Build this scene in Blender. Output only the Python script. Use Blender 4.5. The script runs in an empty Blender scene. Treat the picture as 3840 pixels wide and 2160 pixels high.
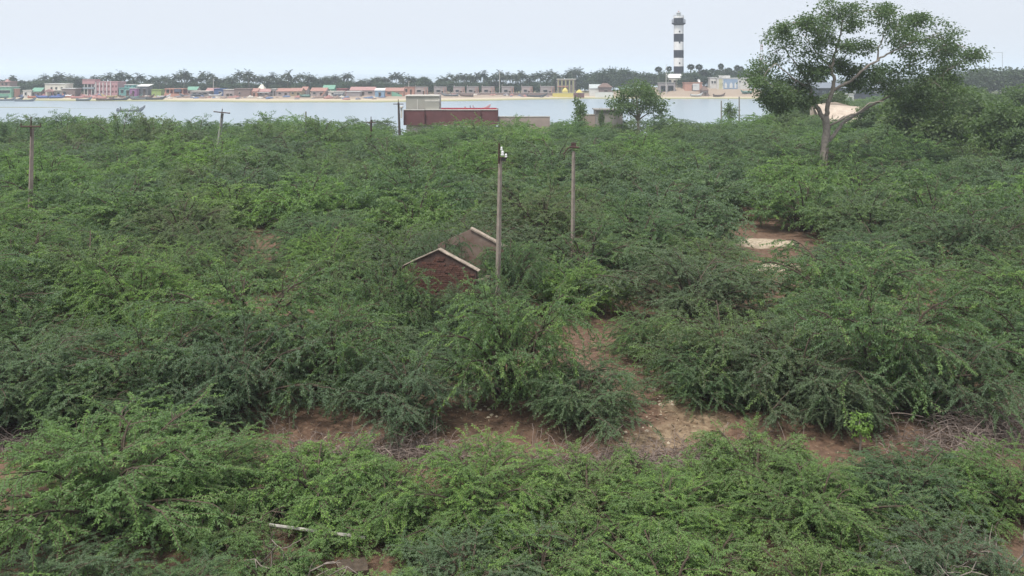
import bpy, math, random
import numpy as np

# ------------------------------------------------------------------ camera, sky, sun, exposure
SC = bpy.context.scene
F, CX, HY, CAMH = 3325.0, 1920.0, 270.0, 12.0      # focal length in photo pixels, horizon row, eye height (bridge deck)
cam_d = bpy.data.cameras.new("camera")
cam = bpy.data.objects.new("camera", cam_d)
SC.collection.objects.link(cam)
cam.location = (0, 0, CAMH)
cam.rotation_euler = (math.radians(90), 0, 0)
cam_d.sensor_width = 36.0
cam_d.lens = 36.0 * F / 3840.0
cam_d.shift_y = -(1080.0 - HY) / 3840.0
cam_d.clip_start = 0.5
cam_d.clip_end = 12000
SC.camera = cam

SUN_EL, SUN_AZ = math.radians(68), math.radians(215)   # azimuth clockwise from +Y: behind the camera, to the left
world = bpy.data.worlds.new("World")
SC.world = world
world.use_nodes = True
wn, wl = world.node_tree.nodes, world.node_tree.links
wn.clear()
w_out = wn.new("ShaderNodeOutputWorld")
w_bg = wn.new("ShaderNodeBackground")
sky = wn.new("ShaderNodeTexSky")
sky.sky_type = 'NISHITA'
sky.sun_disc = False
sky.sun_elevation = SUN_EL
sky.sun_rotation = SUN_AZ
sky.air_density = 1.0
sky.dust_density = 3.0
sky.ozone_density = 1.0
# a thin, even layer of high cloud veils the blue
w_veil = wn.new("ShaderNodeMix"); w_veil.data_type = 'RGBA'
w_veil.inputs[0].default_value = 0.95
w_veil.inputs[7].default_value = (5.16, 5.50, 6.10, 1)
wl.new(sky.outputs[0], w_veil.inputs[6])
wl.new(w_veil.outputs[2], w_bg.inputs[0])
w_bg.inputs[1].default_value = 0.05
wl.new(w_bg.outputs[0], w_out.inputs[0])

sun_d = bpy.data.lights.new("sun", 'SUN')
sun_d.energy = 1.5
sun_d.angle = math.radians(14)
sun_d.color = (1.0, 0.95, 0.87)
sun = bpy.data.objects.new("sun", sun_d)
SC.collection.objects.link(sun)
sun.rotation_euler = (math.pi / 2 - SUN_EL, 0, math.pi - SUN_AZ)
sun.location = (0, -50, 200)

vs = SC.view_settings
vs.view_transform = 'Standard'
vs.look = 'None'
vs.exposure = 1.66
vs.gamma = 1.0
vs.use_curve_mapping = False
SC.cycles.use_denoising = True
SC.cycles.max_bounces = 6
SC.cycles.diffuse_bounces = 4
SC.cycles.glossy_bounces = 3
SC.cycles.transmission_bounces = 4
SC.cycles.volume_bounces = 1
SC.cycles.sample_clamp_indirect = 4.0

RNG = np.random.default_rng(7)
random.seed(7)
C = SC.collection
UP = np.array([0.0, 0.0, 1.0])

def wx(px, Y): return (px - CX) / F * Y
def wz(py, Y): return CAMH - (py - HY) / F * Y

# ------------------------------------------------------------------ materials
def lin(r, g, b):
    f = lambda c: (c / 255 / 12.92) if c <= 10 else ((c / 255 + 0.055) / 1.055) ** 2.4
    return (f(r), f(g), f(b), 1.0)

MATS = {}
def nodes_of(name):
    m = bpy.data.materials.new(name); m.use_nodes = True
    n, l = m.node_tree.nodes, m.node_tree.links
    return m, n, l, n["Principled BSDF"]

def paint(name, col, rough=0.85, wear=0.25, scale=1.2, metal=0.0, spec=0.3, stain=None):
    """plain weathered paint/plaster/wood: a base colour with blotchy wear and fine grain"""
    if name in MATS: return MATS[name]
    m, n, l, b = nodes_of(name)
    tc = n.new("ShaderNodeTexCoord")
    nz = n.new("ShaderNodeTexNoise"); nz.inputs["Scale"].default_value = scale; nz.inputs["Detail"].default_value = 6
    nz.inputs["Roughness"].default_value = 0.65
    l.new(tc.outputs["Object"], nz.inputs["Vector"])
    rp = n.new("ShaderNodeValToRGB")
    rp.color_ramp.elements[0].position = 0.35; rp.color_ramp.elements[1].position = 0.7
    d = stain or tuple(c * (1 - wear) for c in col[:3]) + (1,)
    rp.color_ramp.elements[0].color = d
    rp.color_ramp.elements[1].color = col
    l.new(nz.outputs["Fac"], rp.inputs[0]); l.new(rp.outputs[0], b.inputs["Base Color"])
    b.inputs["Roughness"].default_value = rough
    b.inputs["Metallic"].default_value = metal
    b.inputs["Specular IOR Level"].default_value = spec
    bp = n.new("ShaderNodeBump"); bp.inputs["Strength"].default_value = 0.25; bp.inputs["Distance"].default_value = 0.02
    l.new(nz.outputs["Fac"], bp.inputs["Height"]); l.new(bp.outputs[0], b.inputs["Normal"])
    MATS[name] = m
    return m

def leaf_mat(name, dark, mid, fresh, olive, trans=0.3, fresh_bias=0.0, rough=0.55):
    """leaf colour: per-leaf 'fresh' attribute and a random tint for each plant"""
    m, n, l, b = nodes_of(name)
    at = n.new("ShaderNodeAttribute"); at.attribute_name = "fresh"
    oi = n.new("ShaderNodeObjectInfo")
    r2 = n.new("ShaderNodeMath"); r2.operation = 'MULTIPLY'; r2.inputs[1].default_value = 7.31
    fr = n.new("ShaderNodeMath"); fr.operation = 'FRACT'
    l.new(oi.outputs["Random"], r2.inputs[0]); l.new(r2.outputs[0], fr.inputs[0])
    base = n.new("ShaderNodeMix"); base.data_type = 'RGBA'
    base.inputs[6].default_value = dark; base.inputs[7].default_value = mid
    l.new(fr.outputs[0], base.inputs[0])
    ol = n.new("ShaderNodeMapRange"); ol.inputs[1].default_value = 0.62; ol.inputs[2].default_value = 1.0
    ol.inputs[3].default_value = 0.0; ol.inputs[4].default_value = 0.75
    l.new(oi.outputs["Random"], ol.inputs[0])
    mo = n.new("ShaderNodeMix"); mo.data_type = 'RGBA'
    l.new(ol.outputs[0], mo.inputs[0]); l.new(base.outputs[2], mo.inputs[6]); mo.inputs[7].default_value = olive
    # fresh growth
    fa = n.new("ShaderNodeMath"); fa.operation = 'MULTIPLY_ADD'; fa.use_clamp = True
    gain = n.new("ShaderNodeMapRange"); gain.inputs[3].default_value = 0.45; gain.inputs[4].default_value = 1.25
    l.new(fr.outputs[0], gain.inputs[0])
    l.new(at.outputs["Fac"], fa.inputs[0]); l.new(gain.outputs[0], fa.inputs[1]); fa.inputs[2].default_value = fresh_bias
    mf = n.new("ShaderNodeMix"); mf.data_type = 'RGBA'
    l.new(fa.outputs[0], mf.inputs[0]); l.new(mo.outputs[2], mf.inputs[6]); mf.inputs[7].default_value = fresh
    l.new(mf.outputs[2], b.inputs["Base Color"])
    b.inputs["Roughness"].default_value = rough
    b.inputs["Specular IOR Level"].default_value = 0.35
    tr = n.new("ShaderNodeBsdfTranslucent")
    tint = n.new("ShaderNodeMix"); tint.data_type = 'RGBA'; tint.blend_type = 'MULTIPLY'; tint.inputs[0].default_value = 1.0
    l.new(mf.outputs[2], tint.inputs[6]); tint.inputs[7].default_value = (1.35, 1.5, 0.75, 1)
    l.new(tint.outputs[2], tr.inputs[0])
    ms = n.new("ShaderNodeMixShader"); ms.inputs[0].default_value = trans
    l.new(b.outputs[0], ms.inputs[1]); l.new(tr.outputs[0], ms.inputs[2])
    l.new(ms.outputs[0], n["Material Output"].inputs[0])
    MATS[name] = m
    return m

M_SHRUB = leaf_mat("thorn_shrub_leaf", (0.090, 0.149, 0.080, 1), (0.109, 0.176, 0.080, 1), (0.192, 0.298, 0.086, 1), (0.134, 0.162, 0.087, 1), 0.42)
M_FRESH = leaf_mat("fresh_shrub_leaf", (0.108, 0.184, 0.076, 1), (0.123, 0.205, 0.076, 1), (0.225, 0.358, 0.086, 1), (0.138, 0.184, 0.082, 1), 0.42, 0.10)
M_GREY = leaf_mat("grey_shrub_leaf", (0.094, 0.145, 0.087, 1), (0.107, 0.164, 0.087, 1), (0.160, 0.237, 0.091, 1), (0.122, 0.157, 0.089, 1), 0.38, -0.03)
M_BROAD = leaf_mat("broad_leaf", (0.086, 0.132, 0.068, 1), (0.100, 0.152, 0.070, 1), (0.145, 0.218, 0.076, 1), (0.105, 0.137, 0.070, 1), 0.40)
M_FARLEAF = leaf_mat("far_tree_leaf", (0.028, 0.050, 0.028, 1), (0.038, 0.066, 0.030, 1), (0.062, 0.098, 0.036, 1), (0.045, 0.058, 0.032, 1), 0.2)
M_PALM = leaf_mat("palm_frond", (0.026, 0.042, 0.026, 1), (0.036, 0.054, 0.026, 1), (0.060, 0.080, 0.034, 1), (0.050, 0.055, 0.032, 1), 0.2)
M_STEM = paint("shrub_stem_bark", (0.10, 0.075, 0.055, 1), 0.9, 0.5, 6)
M_BARK = paint("pale_grey_bark", (0.36, 0.31, 0.265, 1), 0.9, 0.45, 3)
M_PALMBARK = paint("palm_bark", (0.20, 0.17, 0.14, 1), 0.9, 0.4, 3)
M_DEAD = paint("dead_wood", (0.30, 0.255, 0.225, 1), 0.9, 0.45, 5)
M_DRY = paint("dry_sticks", (0.27, 0.215, 0.19, 1), 0.95, 0.45, 3)

# ------------------------------------------------------------------ mesh helpers
class MB:
    def __init__(self):
        self.v, self.f, self.n = [], [], 0
    def add(self, v, f):
        v = np.asarray(v, float)
        self.v.append(v)
        o = self.n
        self.f.extend([tuple(i + o for i in q) for q in f])
        self.n += len(v)
        return self
    def box(self, x0, x1, y0, y1, z0, z1):
        v = [(x0, y0, z0), (x1, y0, z0), (x1, y1, z0), (x0, y1, z0), (x0, y0, z1), (x1, y0, z1), (x1, y1, z1), (x0, y1, z1)]
        return self.add(v, [(3, 2, 1, 0), (4, 5, 6, 7), (0, 1, 5, 4), (1, 2, 6, 5), (2, 3, 7, 6), (3, 0, 4, 7)])
    def prism(self, poly, y0, y1):
        """extrude an x-z outline along y"""
        k = len(poly)
        v = [(x, y0, z) for x, z in poly] + [(x, y1, z) for x, z in poly]
        f = [tuple(range(k)), tuple(range(2 * k - 1, k - 1, -1))]
        f += [(i, i + k, (i + 1) % k + k, (i + 1) % k) for i in range(k)]
        return self.add(v, f)
    def tube(self, pts, rad, n=5, cap=True):
        pts = np.asarray(pts, float); k = len(pts)
        rad = np.broadcast_to(np.asarray(rad, float), (k,))
        t = np.gradient(pts, axis=0)
        t /= np.linalg.norm(t, axis=1)[:, None] + 1e-9
        ref = np.array([0.0, 0, 1]) if abs(t[0][2]) < 0.8 else np.array([1.0, 0, 0])
        a = np.cross(t, ref); a /= np.linalg.norm(a, axis=1)[:, None] + 1e-9
        b = np.cross(t, a)
        ang = np.arange(n) * 2 * math.pi / n
        ring = pts[:, None, :] + rad[:, None, None] * (np.cos(ang)[None, :, None] * a[:, None, :] + np.sin(ang)[None, :, None] * b[:, None, :])
        f = [(i * n + j, i * n + (j + 1) % n, (i + 1) * n + (j + 1) % n, (i + 1) * n + j) for i in range(k - 1) for j in range(n)]
        if cap: f += [tuple(range(n - 1, -1, -1)), tuple(range((k - 1) * n, k * n))]
        return self.add(ring.reshape(-1, 3), f)
    def bar(self, p, q, w, h=None):
        """square bar from p to q"""
        return self.tube([p, q], [w * 0.7071] * 2, 4)
    def lathe(self, prof, n=24, cx=0.0, cy=0.0):
        ang = np.arange(n) * 2 * math.pi / n
        v = [(cx + r * math.cos(a), cy + r * math.sin(a), z) for r, z in prof for a in ang]
        k = len(prof)
        f = [(i * n + j, i * n + (j + 1) % n, (i + 1) * n + (j + 1) % n, (i + 1) * n + j) for i in range(k - 1) for j in range(n)]
        f += [tuple(range(n - 1, -1, -1)), tuple(range((k - 1) * n, k * n))]
        return self.add(v, f)
    def mesh(self, name, mat, smooth=False):
        me = bpy.data.meshes.new(name)
        me.from_pydata(np.concatenate(self.v).tolist() if self.v else [], [], self.f)
        if mat: me.materials.append(mat)
        if smooth: me.polygons.foreach_set("use_smooth", [True] * len(me.polygons))
        me.update()
        return me
    def build(self, name, mat, parent=None, smooth=False, loc=None):
        o = bpy.data.objects.new(name, self.mesh(name, mat, smooth))
        C.objects.link(o)
        if parent is not None: o.parent = parent
        if loc is not None: o.location = loc
        return o

def tag(o, label=None, cat=None, group=None, kind=None):
    if label: o["label"] = label
    if cat: o["category"] = cat
    if group: o["group"] = group
    if kind: o["kind"] = kind
    return o

def empty(name, loc, rz=0.0):
    o = bpy.data.objects.new(name, None)
    C.objects.link(o); o.location = loc; o.rotation_euler = (0, 0, rz)
    o.empty_display_size = 0.2
    return o

def link_mesh(name, me, parent=None, loc=None):
    o = bpy.data.objects.new(name, me); C.objects.link(o)
    if parent is not None: o.parent = parent
    if loc is not None: o.location = loc
    return o

def nrm(a):
    a = np.asarray(a, float)
    return a / (np.linalg.norm(a, axis=-1, keepdims=True) + 1e-9)

def leaf_mesh(name, mat, P, D, L, W, fresh, rng, flat=0.7):
    """diamond-shaped leaf blades: P base, D direction, L length, W half width"""
    k = len(P)
    nn = nrm(UP[None, :] + rng.normal(0, flat, (k, 3)))
    w = nrm(np.cross(D, nn))
    bend = np.cross(w, D)
    L = np.broadcast_to(L, (k,))[:, None]; W = np.broadcast_to(W, (k,))[:, None]
    a = P; c = P + D * L - UP * L * 0.12
    m = P + D * L * 0.5
    v = np.stack([a, m + w * W, c, m - w * W], 1).reshape(-1, 3)
    me = bpy.data.meshes.new(name)
    me.vertices.add(4 * k); me.vertices.foreach_set("co", v.astype(np.float32).ravel())
    me.loops.add(4 * k); me.loops.foreach_set("vertex_index", np.arange(4 * k, dtype=np.int32))
    me.polygons.add(k)
    me.polygons.foreach_set("loop_start", np.arange(0, 4 * k, 4, dtype=np.int32))
    me.update(calc_edges=True)
    at = me.attributes.new("fresh", 'FLOAT', 'POINT')
    at.data.foreach_set("value", np.repeat(fresh, 4).astype(np.float32))
    me.materials.append(mat)
    return me

# ------------------------------------------------------------------ terrain
FAR_PX = [-2500, 0, 500, 1000, 1400, 1800, 2200, 2800, 3300, 6000]
FAR_Y = [440, 398, 386, 373, 372, 394, 424, 420, 420, 470]
FAR_X = [wx(p, y) for p, y in zip(FAR_PX, FAR_Y)]
def far_shore(X): return np.interp(X, FAR_X, FAR_Y)
def near_shore(X): return np.interp(X, [-400, -100, -40, 0, 40, 55, 62, 90, 128, 160, 600], [172, 170, 172, 178, 178, 184, 205, 300, 405, 440, 480])
def sstep(a, b, x):
    t = np.clip((x - a) / (b - a), 0, 1)
    return t * t * (3 - 2 * t)
def wob(X, Y, s, k=0.0):
    return (np.sin(X / s * 1.7 + k) * np.cos(Y / s * 1.3 - k * 1.7) + 0.5 * np.sin(X / s * 3.1 - Y / s * 2.3 + 2 * k) + 0.3 * np.sin(X / s * 6.3 + Y / s * 5.7 + k)) / 1.8
def ground_z(X, Y):
    X = np.asarray(X, float); Y = np.asarray(Y, float)
    near = 0.10 * wob(X, Y, 7.0) + 0.05 * wob(X, Y, 1.9, 2.0)
    # low bank of red earth in front of the first thorn bushes
    near = near + 0.35 * np.exp(-((Y - 30.6 - 0.6 * wob(X, X * 0, 5.0)) / 1.8) ** 2)
    ns, fs = near_shore(X), far_shore(X)
    bed = -2.6
    z = near * (1 - sstep(ns - 12, ns + 4, Y)) + bed * sstep(ns - 12, ns + 8, Y)
    fsn = fs + 2.0 * wob(X, Y * 0, 23.0)
    d = Y - fsn
    far = -0.8 + np.where(d < 0, d * 0.12, np.where(d < 10, d * 0.05, 0.5 + np.minimum((d - 10) * 0.055, 1.2)))
    far = np.maximum(far, bed) + 0.10 * wob(X, Y, 13.0, 1.0) * sstep(2, 14, d)
    far = far + 3.2 * np.exp(-((X - 95) / 45) ** 2 - ((Y - 475) / 22) ** 2)
    far = far + 3.4 * np.exp(-((X - 98) / 33) ** 4) * sstep(3, 17, d) * (1 - sstep(20, 60, d))
    z = np.where(Y > (ns + fs) / 2, np.maximum(z, far), z)
    z = np.where(Y > 520, np.minimum(z, 1.6 - 0.06 * (Y - 520)), z)   # open sea behind the village
    z = np.maximum(z, -4.0)
    # mud bar in the shallows at the left
    z = np.maximum(z, -2.6 + 1.93 * np.exp(-((X + 178) / 34) ** 4 - ((Y - 321 + 1.5 * wob(X, 0, 17.0)) / 7.0) ** 2))
    z = np.maximum(z, -2.6 + 1.86 * np.exp(-((X + 150) / 26) ** 4 - ((Y - 311) / 2.6) ** 2))
    return z

def build_ground():
    ys = np.concatenate([np.arange(4, 20, 2.0), np.arange(20, 48, 0.4), np.arange(48, 80, 1.5), np.arange(80, 300, 5), np.arange(300, 460, 1.6), np.arange(460, 560, 5), np.geomspace(560, 9000, 24)])
    u = np.concatenate([np.linspace(-6, -0.72, 22)[:-1], np.linspace(-0.72, 0.72, 240), np.linspace(0.72, 6, 22)[1:]])
    Yg = np.repeat(ys[:, None], len(u), 1)
    Xg = np.clip(u[None, :] * np.maximum(Yg, 18), -9000, 9000) + u[None, :] * 1e-2
    Zg = ground_z(Xg, Yg)
    V = np.stack([Xg, Yg, Zg], -1).reshape(-1, 3)
    r, c = Yg.shape
    idx = np.arange(r * c).reshape(r, c)
    Q = np.stack([idx[:-1, :-1], idx[:-1, 1:], idx[1:, 1:], idx[1:, :-1]], -1).reshape(-1, 4)
    me = bpy.data.meshes.new("ground")
    me.from_pydata(V.tolist(), [], Q.tolist())
    me.polygons.foreach_set("use_smooth", [True] * len(me.polygons))
    m, n, l, b = nodes_of("red_soil_and_sand")
    geo = n.new("ShaderNodeNewGeometry")
    sep = n.new("ShaderNodeSeparateXYZ"); l.new(geo.outputs["Position"], sep.inputs[0])
    def noise(scale, detail=6, rough=0.65):
        x = n.new("ShaderNodeTexNoise"); x.inputs["Scale"].default_value = scale; x.inputs["Detail"].default_value = detail
        x.inputs["Roughness"].default_value = rough
        l.new(geo.outputs["Position"], x.inputs["Vector"]); return x
    def ramp(src, stops):
        x = n.new("ShaderNodeValToRGB"); e = x.color_ramp.elements
        while len(e) < len(stops): e.new(0.5)
        for i, (p, col) in enumerate(stops): e[i].position = p; e[i].color = col
        l.new(src, x.inputs[0]); return x
    def mix(fac, a, c2):
        x = n.new("ShaderNodeMix"); x.data_type = 'RGBA'
        l.new(fac, x.inputs[0])
        for k, s in ((6, a), (7, c2)):
            if isinstance(s, tuple): x.inputs[k].default_value = s
            else: l.new(s, x.inputs[k])
        return x.outputs[2]
    def maprange(src, a, c2, lo=0.0, hi=1.0):
        x = n.new("ShaderNodeMapRange"); x.interpolation_type = 'SMOOTHSTEP'
        l.new(src, x.inputs[0])
        for k, s in zip((1, 2, 3, 4), (a, c2, lo, hi)): x.inputs[k].default_value = s
        return x.outputs[0]
    n1, n2, n3 = noise(0.55), noise(4.5, 8), noise(22, 4)
    soil = ramp(n1.outputs["Fac"], [(0.30, (0.085, 0.047, 0.034, 1)), (0.52, (0.130, 0.080, 0.058, 1)), (0.72, (0.190, 0.128, 0.095, 1))]).outputs[0]
    litter = ramp(n2.outputs["Fac"], [(0.38, (0.052, 0.038, 0.028, 1)), (0.66, (0.24, 0.155, 0.105, 1))]).outputs[0]
    lm = n.new("ShaderNodeMath"); lm.operation = 'MULTIPLY'; lm.inputs[1].default_value = 0.9
    l.new(n2.outputs["Fac"], lm.inputs[0])
    col = mix(lm.outputs[0], soil, litter)
    # sandy washes: places where the pale sand lies open
    def patch(cx, cy, rx, ry, rot=0.0):
        mp = n.new("ShaderNodeMapping"); mp.vector_type = 'TEXTURE'
        mp.inputs["Location"].default_value = (cx, cy, 0); mp.inputs["Rotation"].default_value = (0, 0, rot); mp.inputs["Scale"].default_value = (rx, ry, 1000)
        l.new(geo.outputs["Position"], mp.inputs[0])
        ln = n.new("ShaderNodeVectorMath"); ln.operation = 'LENGTH'; l.new(mp.outputs[0], ln.inputs[0])
        ad = n.new("ShaderNodeMath"); ad.operation = 'MULTIPLY_ADD'; ad.inputs[1].default_value = 1.3
        l.new(n1.outputs["Fac"], ad.inputs[0]); l.new(ln.outputs[1], ad.inputs[2])
        ad2 = n.new("ShaderNodeMath"); ad2.operation = 'MULTIPLY_ADD'; ad2.inputs[1].default_value = 0.8
        l.new(n2.outputs["Fac"], ad2.inputs[0]); l.new(ad.outputs[0], ad2.inputs[2])
        return maprange(ad2.outputs[0], 1.75, 2.15, 1.0, 0.0)
    sand = ramp(n2.outputs["Fac"], [(0.38, (0.135, 0.092, 0.060, 1)), (0.64, (0.29, 0.220, 0.148, 1))]).outputs[0]
    white = ramp(n2.outputs["Fac"], [(0.35, (0.24, 0.19, 0.135, 1)), (0.62, (0.50, 0.42, 0.325, 1))]).outputs[0]
    col = mix(patch(5.2, 28.9, 2.6, 0.9, 0.5), col, sand)
    col = mix(patch(6.2, 31.0, 1.0, 1.4, -0.3), col, sand)
    for a in ((17.6, 62.4, 2.6, 1.9, 0.3), (15.6, 54.2, 2.4, 1.1, 0.1)):
        col = mix(patch(*a), col, white)
    col = mix(patch(-13.2, 41.5, 3.2, 1.2, 0.0), col, ramp(n2.outputs["Fac"], [(0.35, (0.13, 0.12, 0.055, 1)), (0.65, (0.27, 0.22, 0.12, 1))]).outputs[0])
    # shore: by height and beyond the scrub
    zn = n.new("ShaderNodeMath"); zn.operation = 'MULTIPLY_ADD'; zn.inputs[1].default_value = 0.30
    l.new(n1.outputs["Fac"], zn.inputs[0]); l.new(sep.outputs[2], zn.inputs[2])
    beach = ramp(maprange(zn.outputs[0], -0.85, 0.55), [(0.0, (0.17, 0.17, 0.10, 1)), (0.25, (0.27, 0.27, 0.15, 1)), (0.48, (0.40, 0.36, 0.25, 1)), (0.75, (0.46, 0.39, 0.30, 1)), (1.0, (0.30, 0.24, 0.19, 1))]).outputs[0]
    col = mix(maprange(sep.outputs[1], 150, 175), col, beach)
    back = ramp(noise(0.06).outputs["Fac"], [(0.4, (0.10, 0.12, 0.05, 1)), (0.6, (0.30, 0.22, 0.15, 1))]).outputs[0]
    col = mix(maprange(sep.outputs[1], 440, 470), col, back)
    xr = n.new("ShaderNodeMath"); xr.operation = 'DIVIDE'; l.new(sep.outputs[0], xr.inputs[0]); l.new(sep.outputs[1], xr.inputs[1])
    bf = n.new("ShaderNodeMath"); bf.operation = 'MULTIPLY'; l.new(maprange(xr.outputs[0], 0.30, 0.34), bf.inputs[0]); l.new(maprange(sep.outputs[1], 120, 150), bf.inputs[1])
    col = mix(bf.outputs[0], col, (0.07, 0.085, 0.04, 1))
    l.new(col, b.inputs["Base Color"]); b.inputs["Roughness"].default_value = 0.95; b.inputs["Specular IOR Level"].default_value = 0.15
    bp = n.new("ShaderNodeBump"); bp.inputs["Strength"].default_value = 0.9; bp.inputs["Distance"].default_value = 0.08
    hs = n.new("ShaderNodeMath"); hs.operation = 'MULTIPLY_ADD'; hs.inputs[1].default_value = 0.4
    l.new(n3.outputs["Fac"], hs.inputs[0]); l.new(n2.outputs["Fac"], hs.inputs[2])
    l.new(hs.outputs[0], bp.inputs["Height"]); l.new(bp.outputs[0], b.inputs["Normal"])
    me.materials.append(m)
    o = link_mesh("ground", me); tag(o, kind="structure")
    return o
build_ground()

def build_water():
    m, n, l, b = nodes_of("lagoon_water")
    b.inputs["Base Color"].default_value = (0.25, 0.31, 0.355, 1)
    b.inputs["Roughness"].default_value = 0.28
    b.inputs["IOR"].default_value = 1.33
    geo = n.new("ShaderNodeNewGeometry")
    mp = n.new("ShaderNodeMapping"); mp.inputs["Scale"].default_value = (0.25, 1.0, 1); l.new(geo.outputs["Position"], mp.inputs[0])
    a = n.new("ShaderNodeTexNoise"); a.inputs["Scale"].default_value = 0.9; a.inputs["Detail"].default_value = 5
    l.new(mp.outputs[0], a.inputs["Vector"])
    mp2 = n.new("ShaderNodeMapping"); mp2.inputs["Scale"].default_value = (0.012, 0.10, 1); l.new(geo.outputs["Position"], mp2.inputs[0])
    c = n.new("ShaderNodeTexNoise"); c.inputs["Scale"].default_value = 1.0; c.inputs["Detail"].default_value = 4
    l.new(mp2.outputs[0], c.inputs["Vector"])
    mr = n.new("ShaderNodeMapRange"); mr.inputs[1].default_value = 0.35; mr.inputs[2].default_value = 0.65; mr.inputs[3].default_value = 0.10; mr.inputs[4].default_value = 0.5
    l.new(c.outputs["Fac"], mr.inputs[0])
    bp = n.new("ShaderNodeBump"); bp.inputs["Distance"].default_value = 0.12
    l.new(mr.outputs[0], bp.inputs["Strength"]); l.new(a.outputs["Fac"], bp.inputs["Height"]); l.new(bp.outputs[0], b.inputs["Normal"])
    o = MB().add([(-9000, 120, -0.8), (9000, 120, -0.8), (9000, 9500, -0.8), (-9000, 9500, -0.8)], [(0, 1, 2, 3)]).build("water", m)
    tag(o, kind="structure")
build_water()

# ------------------------------------------------------------------ thorn scrub (arching, feathery)
def bez(a, b, c, n):
    t = np.linspace(0, 1, n)[:, None]
    return (1 - t) ** 2 * a + 2 * t * (1 - t) * b + t ** 2 * c

def droop_curve(p, d, L, n, droop, wig, rng):
    pts = [p]
    for _ in range(n):
        d = nrm(d + rng.normal(0, wig, 3) + np.array([0, 0, -droop]))
        p = p + d * (L / n); pts.append(p)
    return np.array(pts)

def shrub_meshes(name, seed, R, H, mains, secs, twigs, step, leafL, leafW, mat, twig_len=0.6, fine=True, freshness=1.0, dead=0.0):
    """returns (stem mesh, leaf mesh) of one shrub, base at the origin"""
    rng = np.random.default_rng(seed)
    st = MB(); TP, TD, TF = [], [], []
    lob = rng.uniform(0, 6.28, 3)
    for i in range(mains):
        az = 2 * math.pi * (i * 0.381966 + rng.uniform(-0.06, 0.06))
        el = math.asin(min(0.98, max(-0.05, (i + 0.5) / mains + rng.uniform(-0.12, 0.12))))
        k = 1 + 0.22 * math.sin(2 * az + lob[0]) + 0.14 * math.sin(3 * az + lob[1]) + rng.uniform(-0.16, 0.14)
        r = R * math.cos(el) * k
        z = H * (0.20 + 0.74 * max(0.0, math.sin(el)) ** 0.62) * (1 + rng.uniform(-0.16, 0.10))
        E = np.array([r * math.cos(az), r * math.sin(az), z])
        ctl = np.array([E[0] * 0.42, E[1] * 0.42, max(z * 0.9, 0.5 * H * (0.5 + math.sin(el)))])
        base = np.array([rng.normal(0, 0.09 * R), rng.normal(0, 0.09 * R), -0.25])
        pts = bez(base, ctl, E, 8)
        r0 = 0.028 * R ** 0.5 + 0.012
        st.tube(pts, np.linspace(r0, r0 * 0.3, 8), 5 if fine else 4, cap=False)
        bare = rng.random() < dead
        for j in range(secs):
            t = 0.22 + 0.78 * (j + rng.uniform(0, 1)) / secs
            f = t * 7; a = min(int(f), 6); p = pts[a] + (pts[a + 1] - pts[a]) * (f - a)
            tan = nrm(pts[a + 1] - pts[a])
            out = nrm(np.array([p[0], p[1], 0.0]) + 1e-3)
            d = nrm(tan * 0.5 + out * (0.70 - 0.30 * math.sin(el)) + rng.normal(0, 0.55, 3) * np.array([1, 1, 0.45]) + np.array([0, 0, 0.26 * (1 - t) + 0.02]))
            Ls = R * rng.uniform(0.20, 0.40)
            sp = droop_curve(p, d, Ls, 5, 0.08, 0.14, rng)
            st.tube(sp, np.linspace(r0 * 0.32, r0 * 0.12, 6), 3, cap=False)
            if bare: continue
            hgt = rng.random()
            for q in range(twigs):
                tt = (q + rng.uniform(0.2, 1)) / twigs
                f2 = tt * 5; a2 = min(int(f2), 4); p2 = sp[a2] + (sp[a2 + 1] - sp[a2]) * (f2 - a2)
                tn = nrm(sp[a2 + 1] - sp[a2])
                sd = nrm(np.cross(tn, UP)) * (1 if q % 2 else -1)      # twigs fan out flat: layered sprays
                d2 = nrm(tn * 0.80 + sd * rng.uniform(0.35, 0.95) + rng.normal(0, 0.20, 3) + np.array([0, 0, 0.06]))
                L2 = twig_len * rng.uniform(0.5, 1.25)
                tw = droop_curve(p2, d2, L2, 4, 0.135, 0.11, rng)
                if fine and q % 2 == 0: st.tube(tw, [r0 * 0.10] * 5, 3, cap=False)
                k = max(3, int(L2 / step))
                s = (np.arange(k) + rng.random(k) * 0.6) / k * 3.999
                ai = s.astype(int); fr = (s - ai)[:, None]
                TP.append(tw[ai] + (tw[ai + 1] - tw[ai]) * fr)
                TD.append(nrm(tw[ai + 1] - tw[ai]))
                vig = max(0.0, rng.normal(0.10, 0.28) + 0.25 * hgt - 0.05) * freshness
                TF.append(np.clip(vig * (0.5 + 0.8 * s / 4), 0, 1))
    P = np.concatenate(TP); T = np.concatenate(TD); Fv = np.concatenate(TF)
    keep = P[:, 2] > 0.03
    P, T, Fv = P[keep], T[keep], Fv[keep]
    k = len(P)
    side = nrm(np.cross(T, UP[None, :] + rng.normal(0, 0.5, (k, 3))))
    side *= np.where(np.arange(k) % 2 == 0, 1.0, -1.0)[:, None]
    d1 = nrm(side * 0.9 + T * 0.75 + rng.normal(0, 0.28, (k, 3)) - UP * 0.15)
    d2 = nrm(side * 0.95 + T * 0.05 + rng.normal(0, 0.28, (k, 3)) - UP * 0.25)
    PP = np.concatenate([P, P]); DD = np.concatenate([d1, d2]); FF = np.concatenate([Fv, Fv])
    L = leafL * rng.uniform(0.7, 1.25, 2 * k)
    me = leaf_mesh(name + "_foliage", mat, PP, DD, L, leafW * rng.uniform(0.8, 1.2, 2 * k), np.clip(FF + rng.normal(0, 0.05, 2 * k), 0, 1), rng, 0.40)
    return st.mesh(name + "_stems", M_STEM), me

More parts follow.
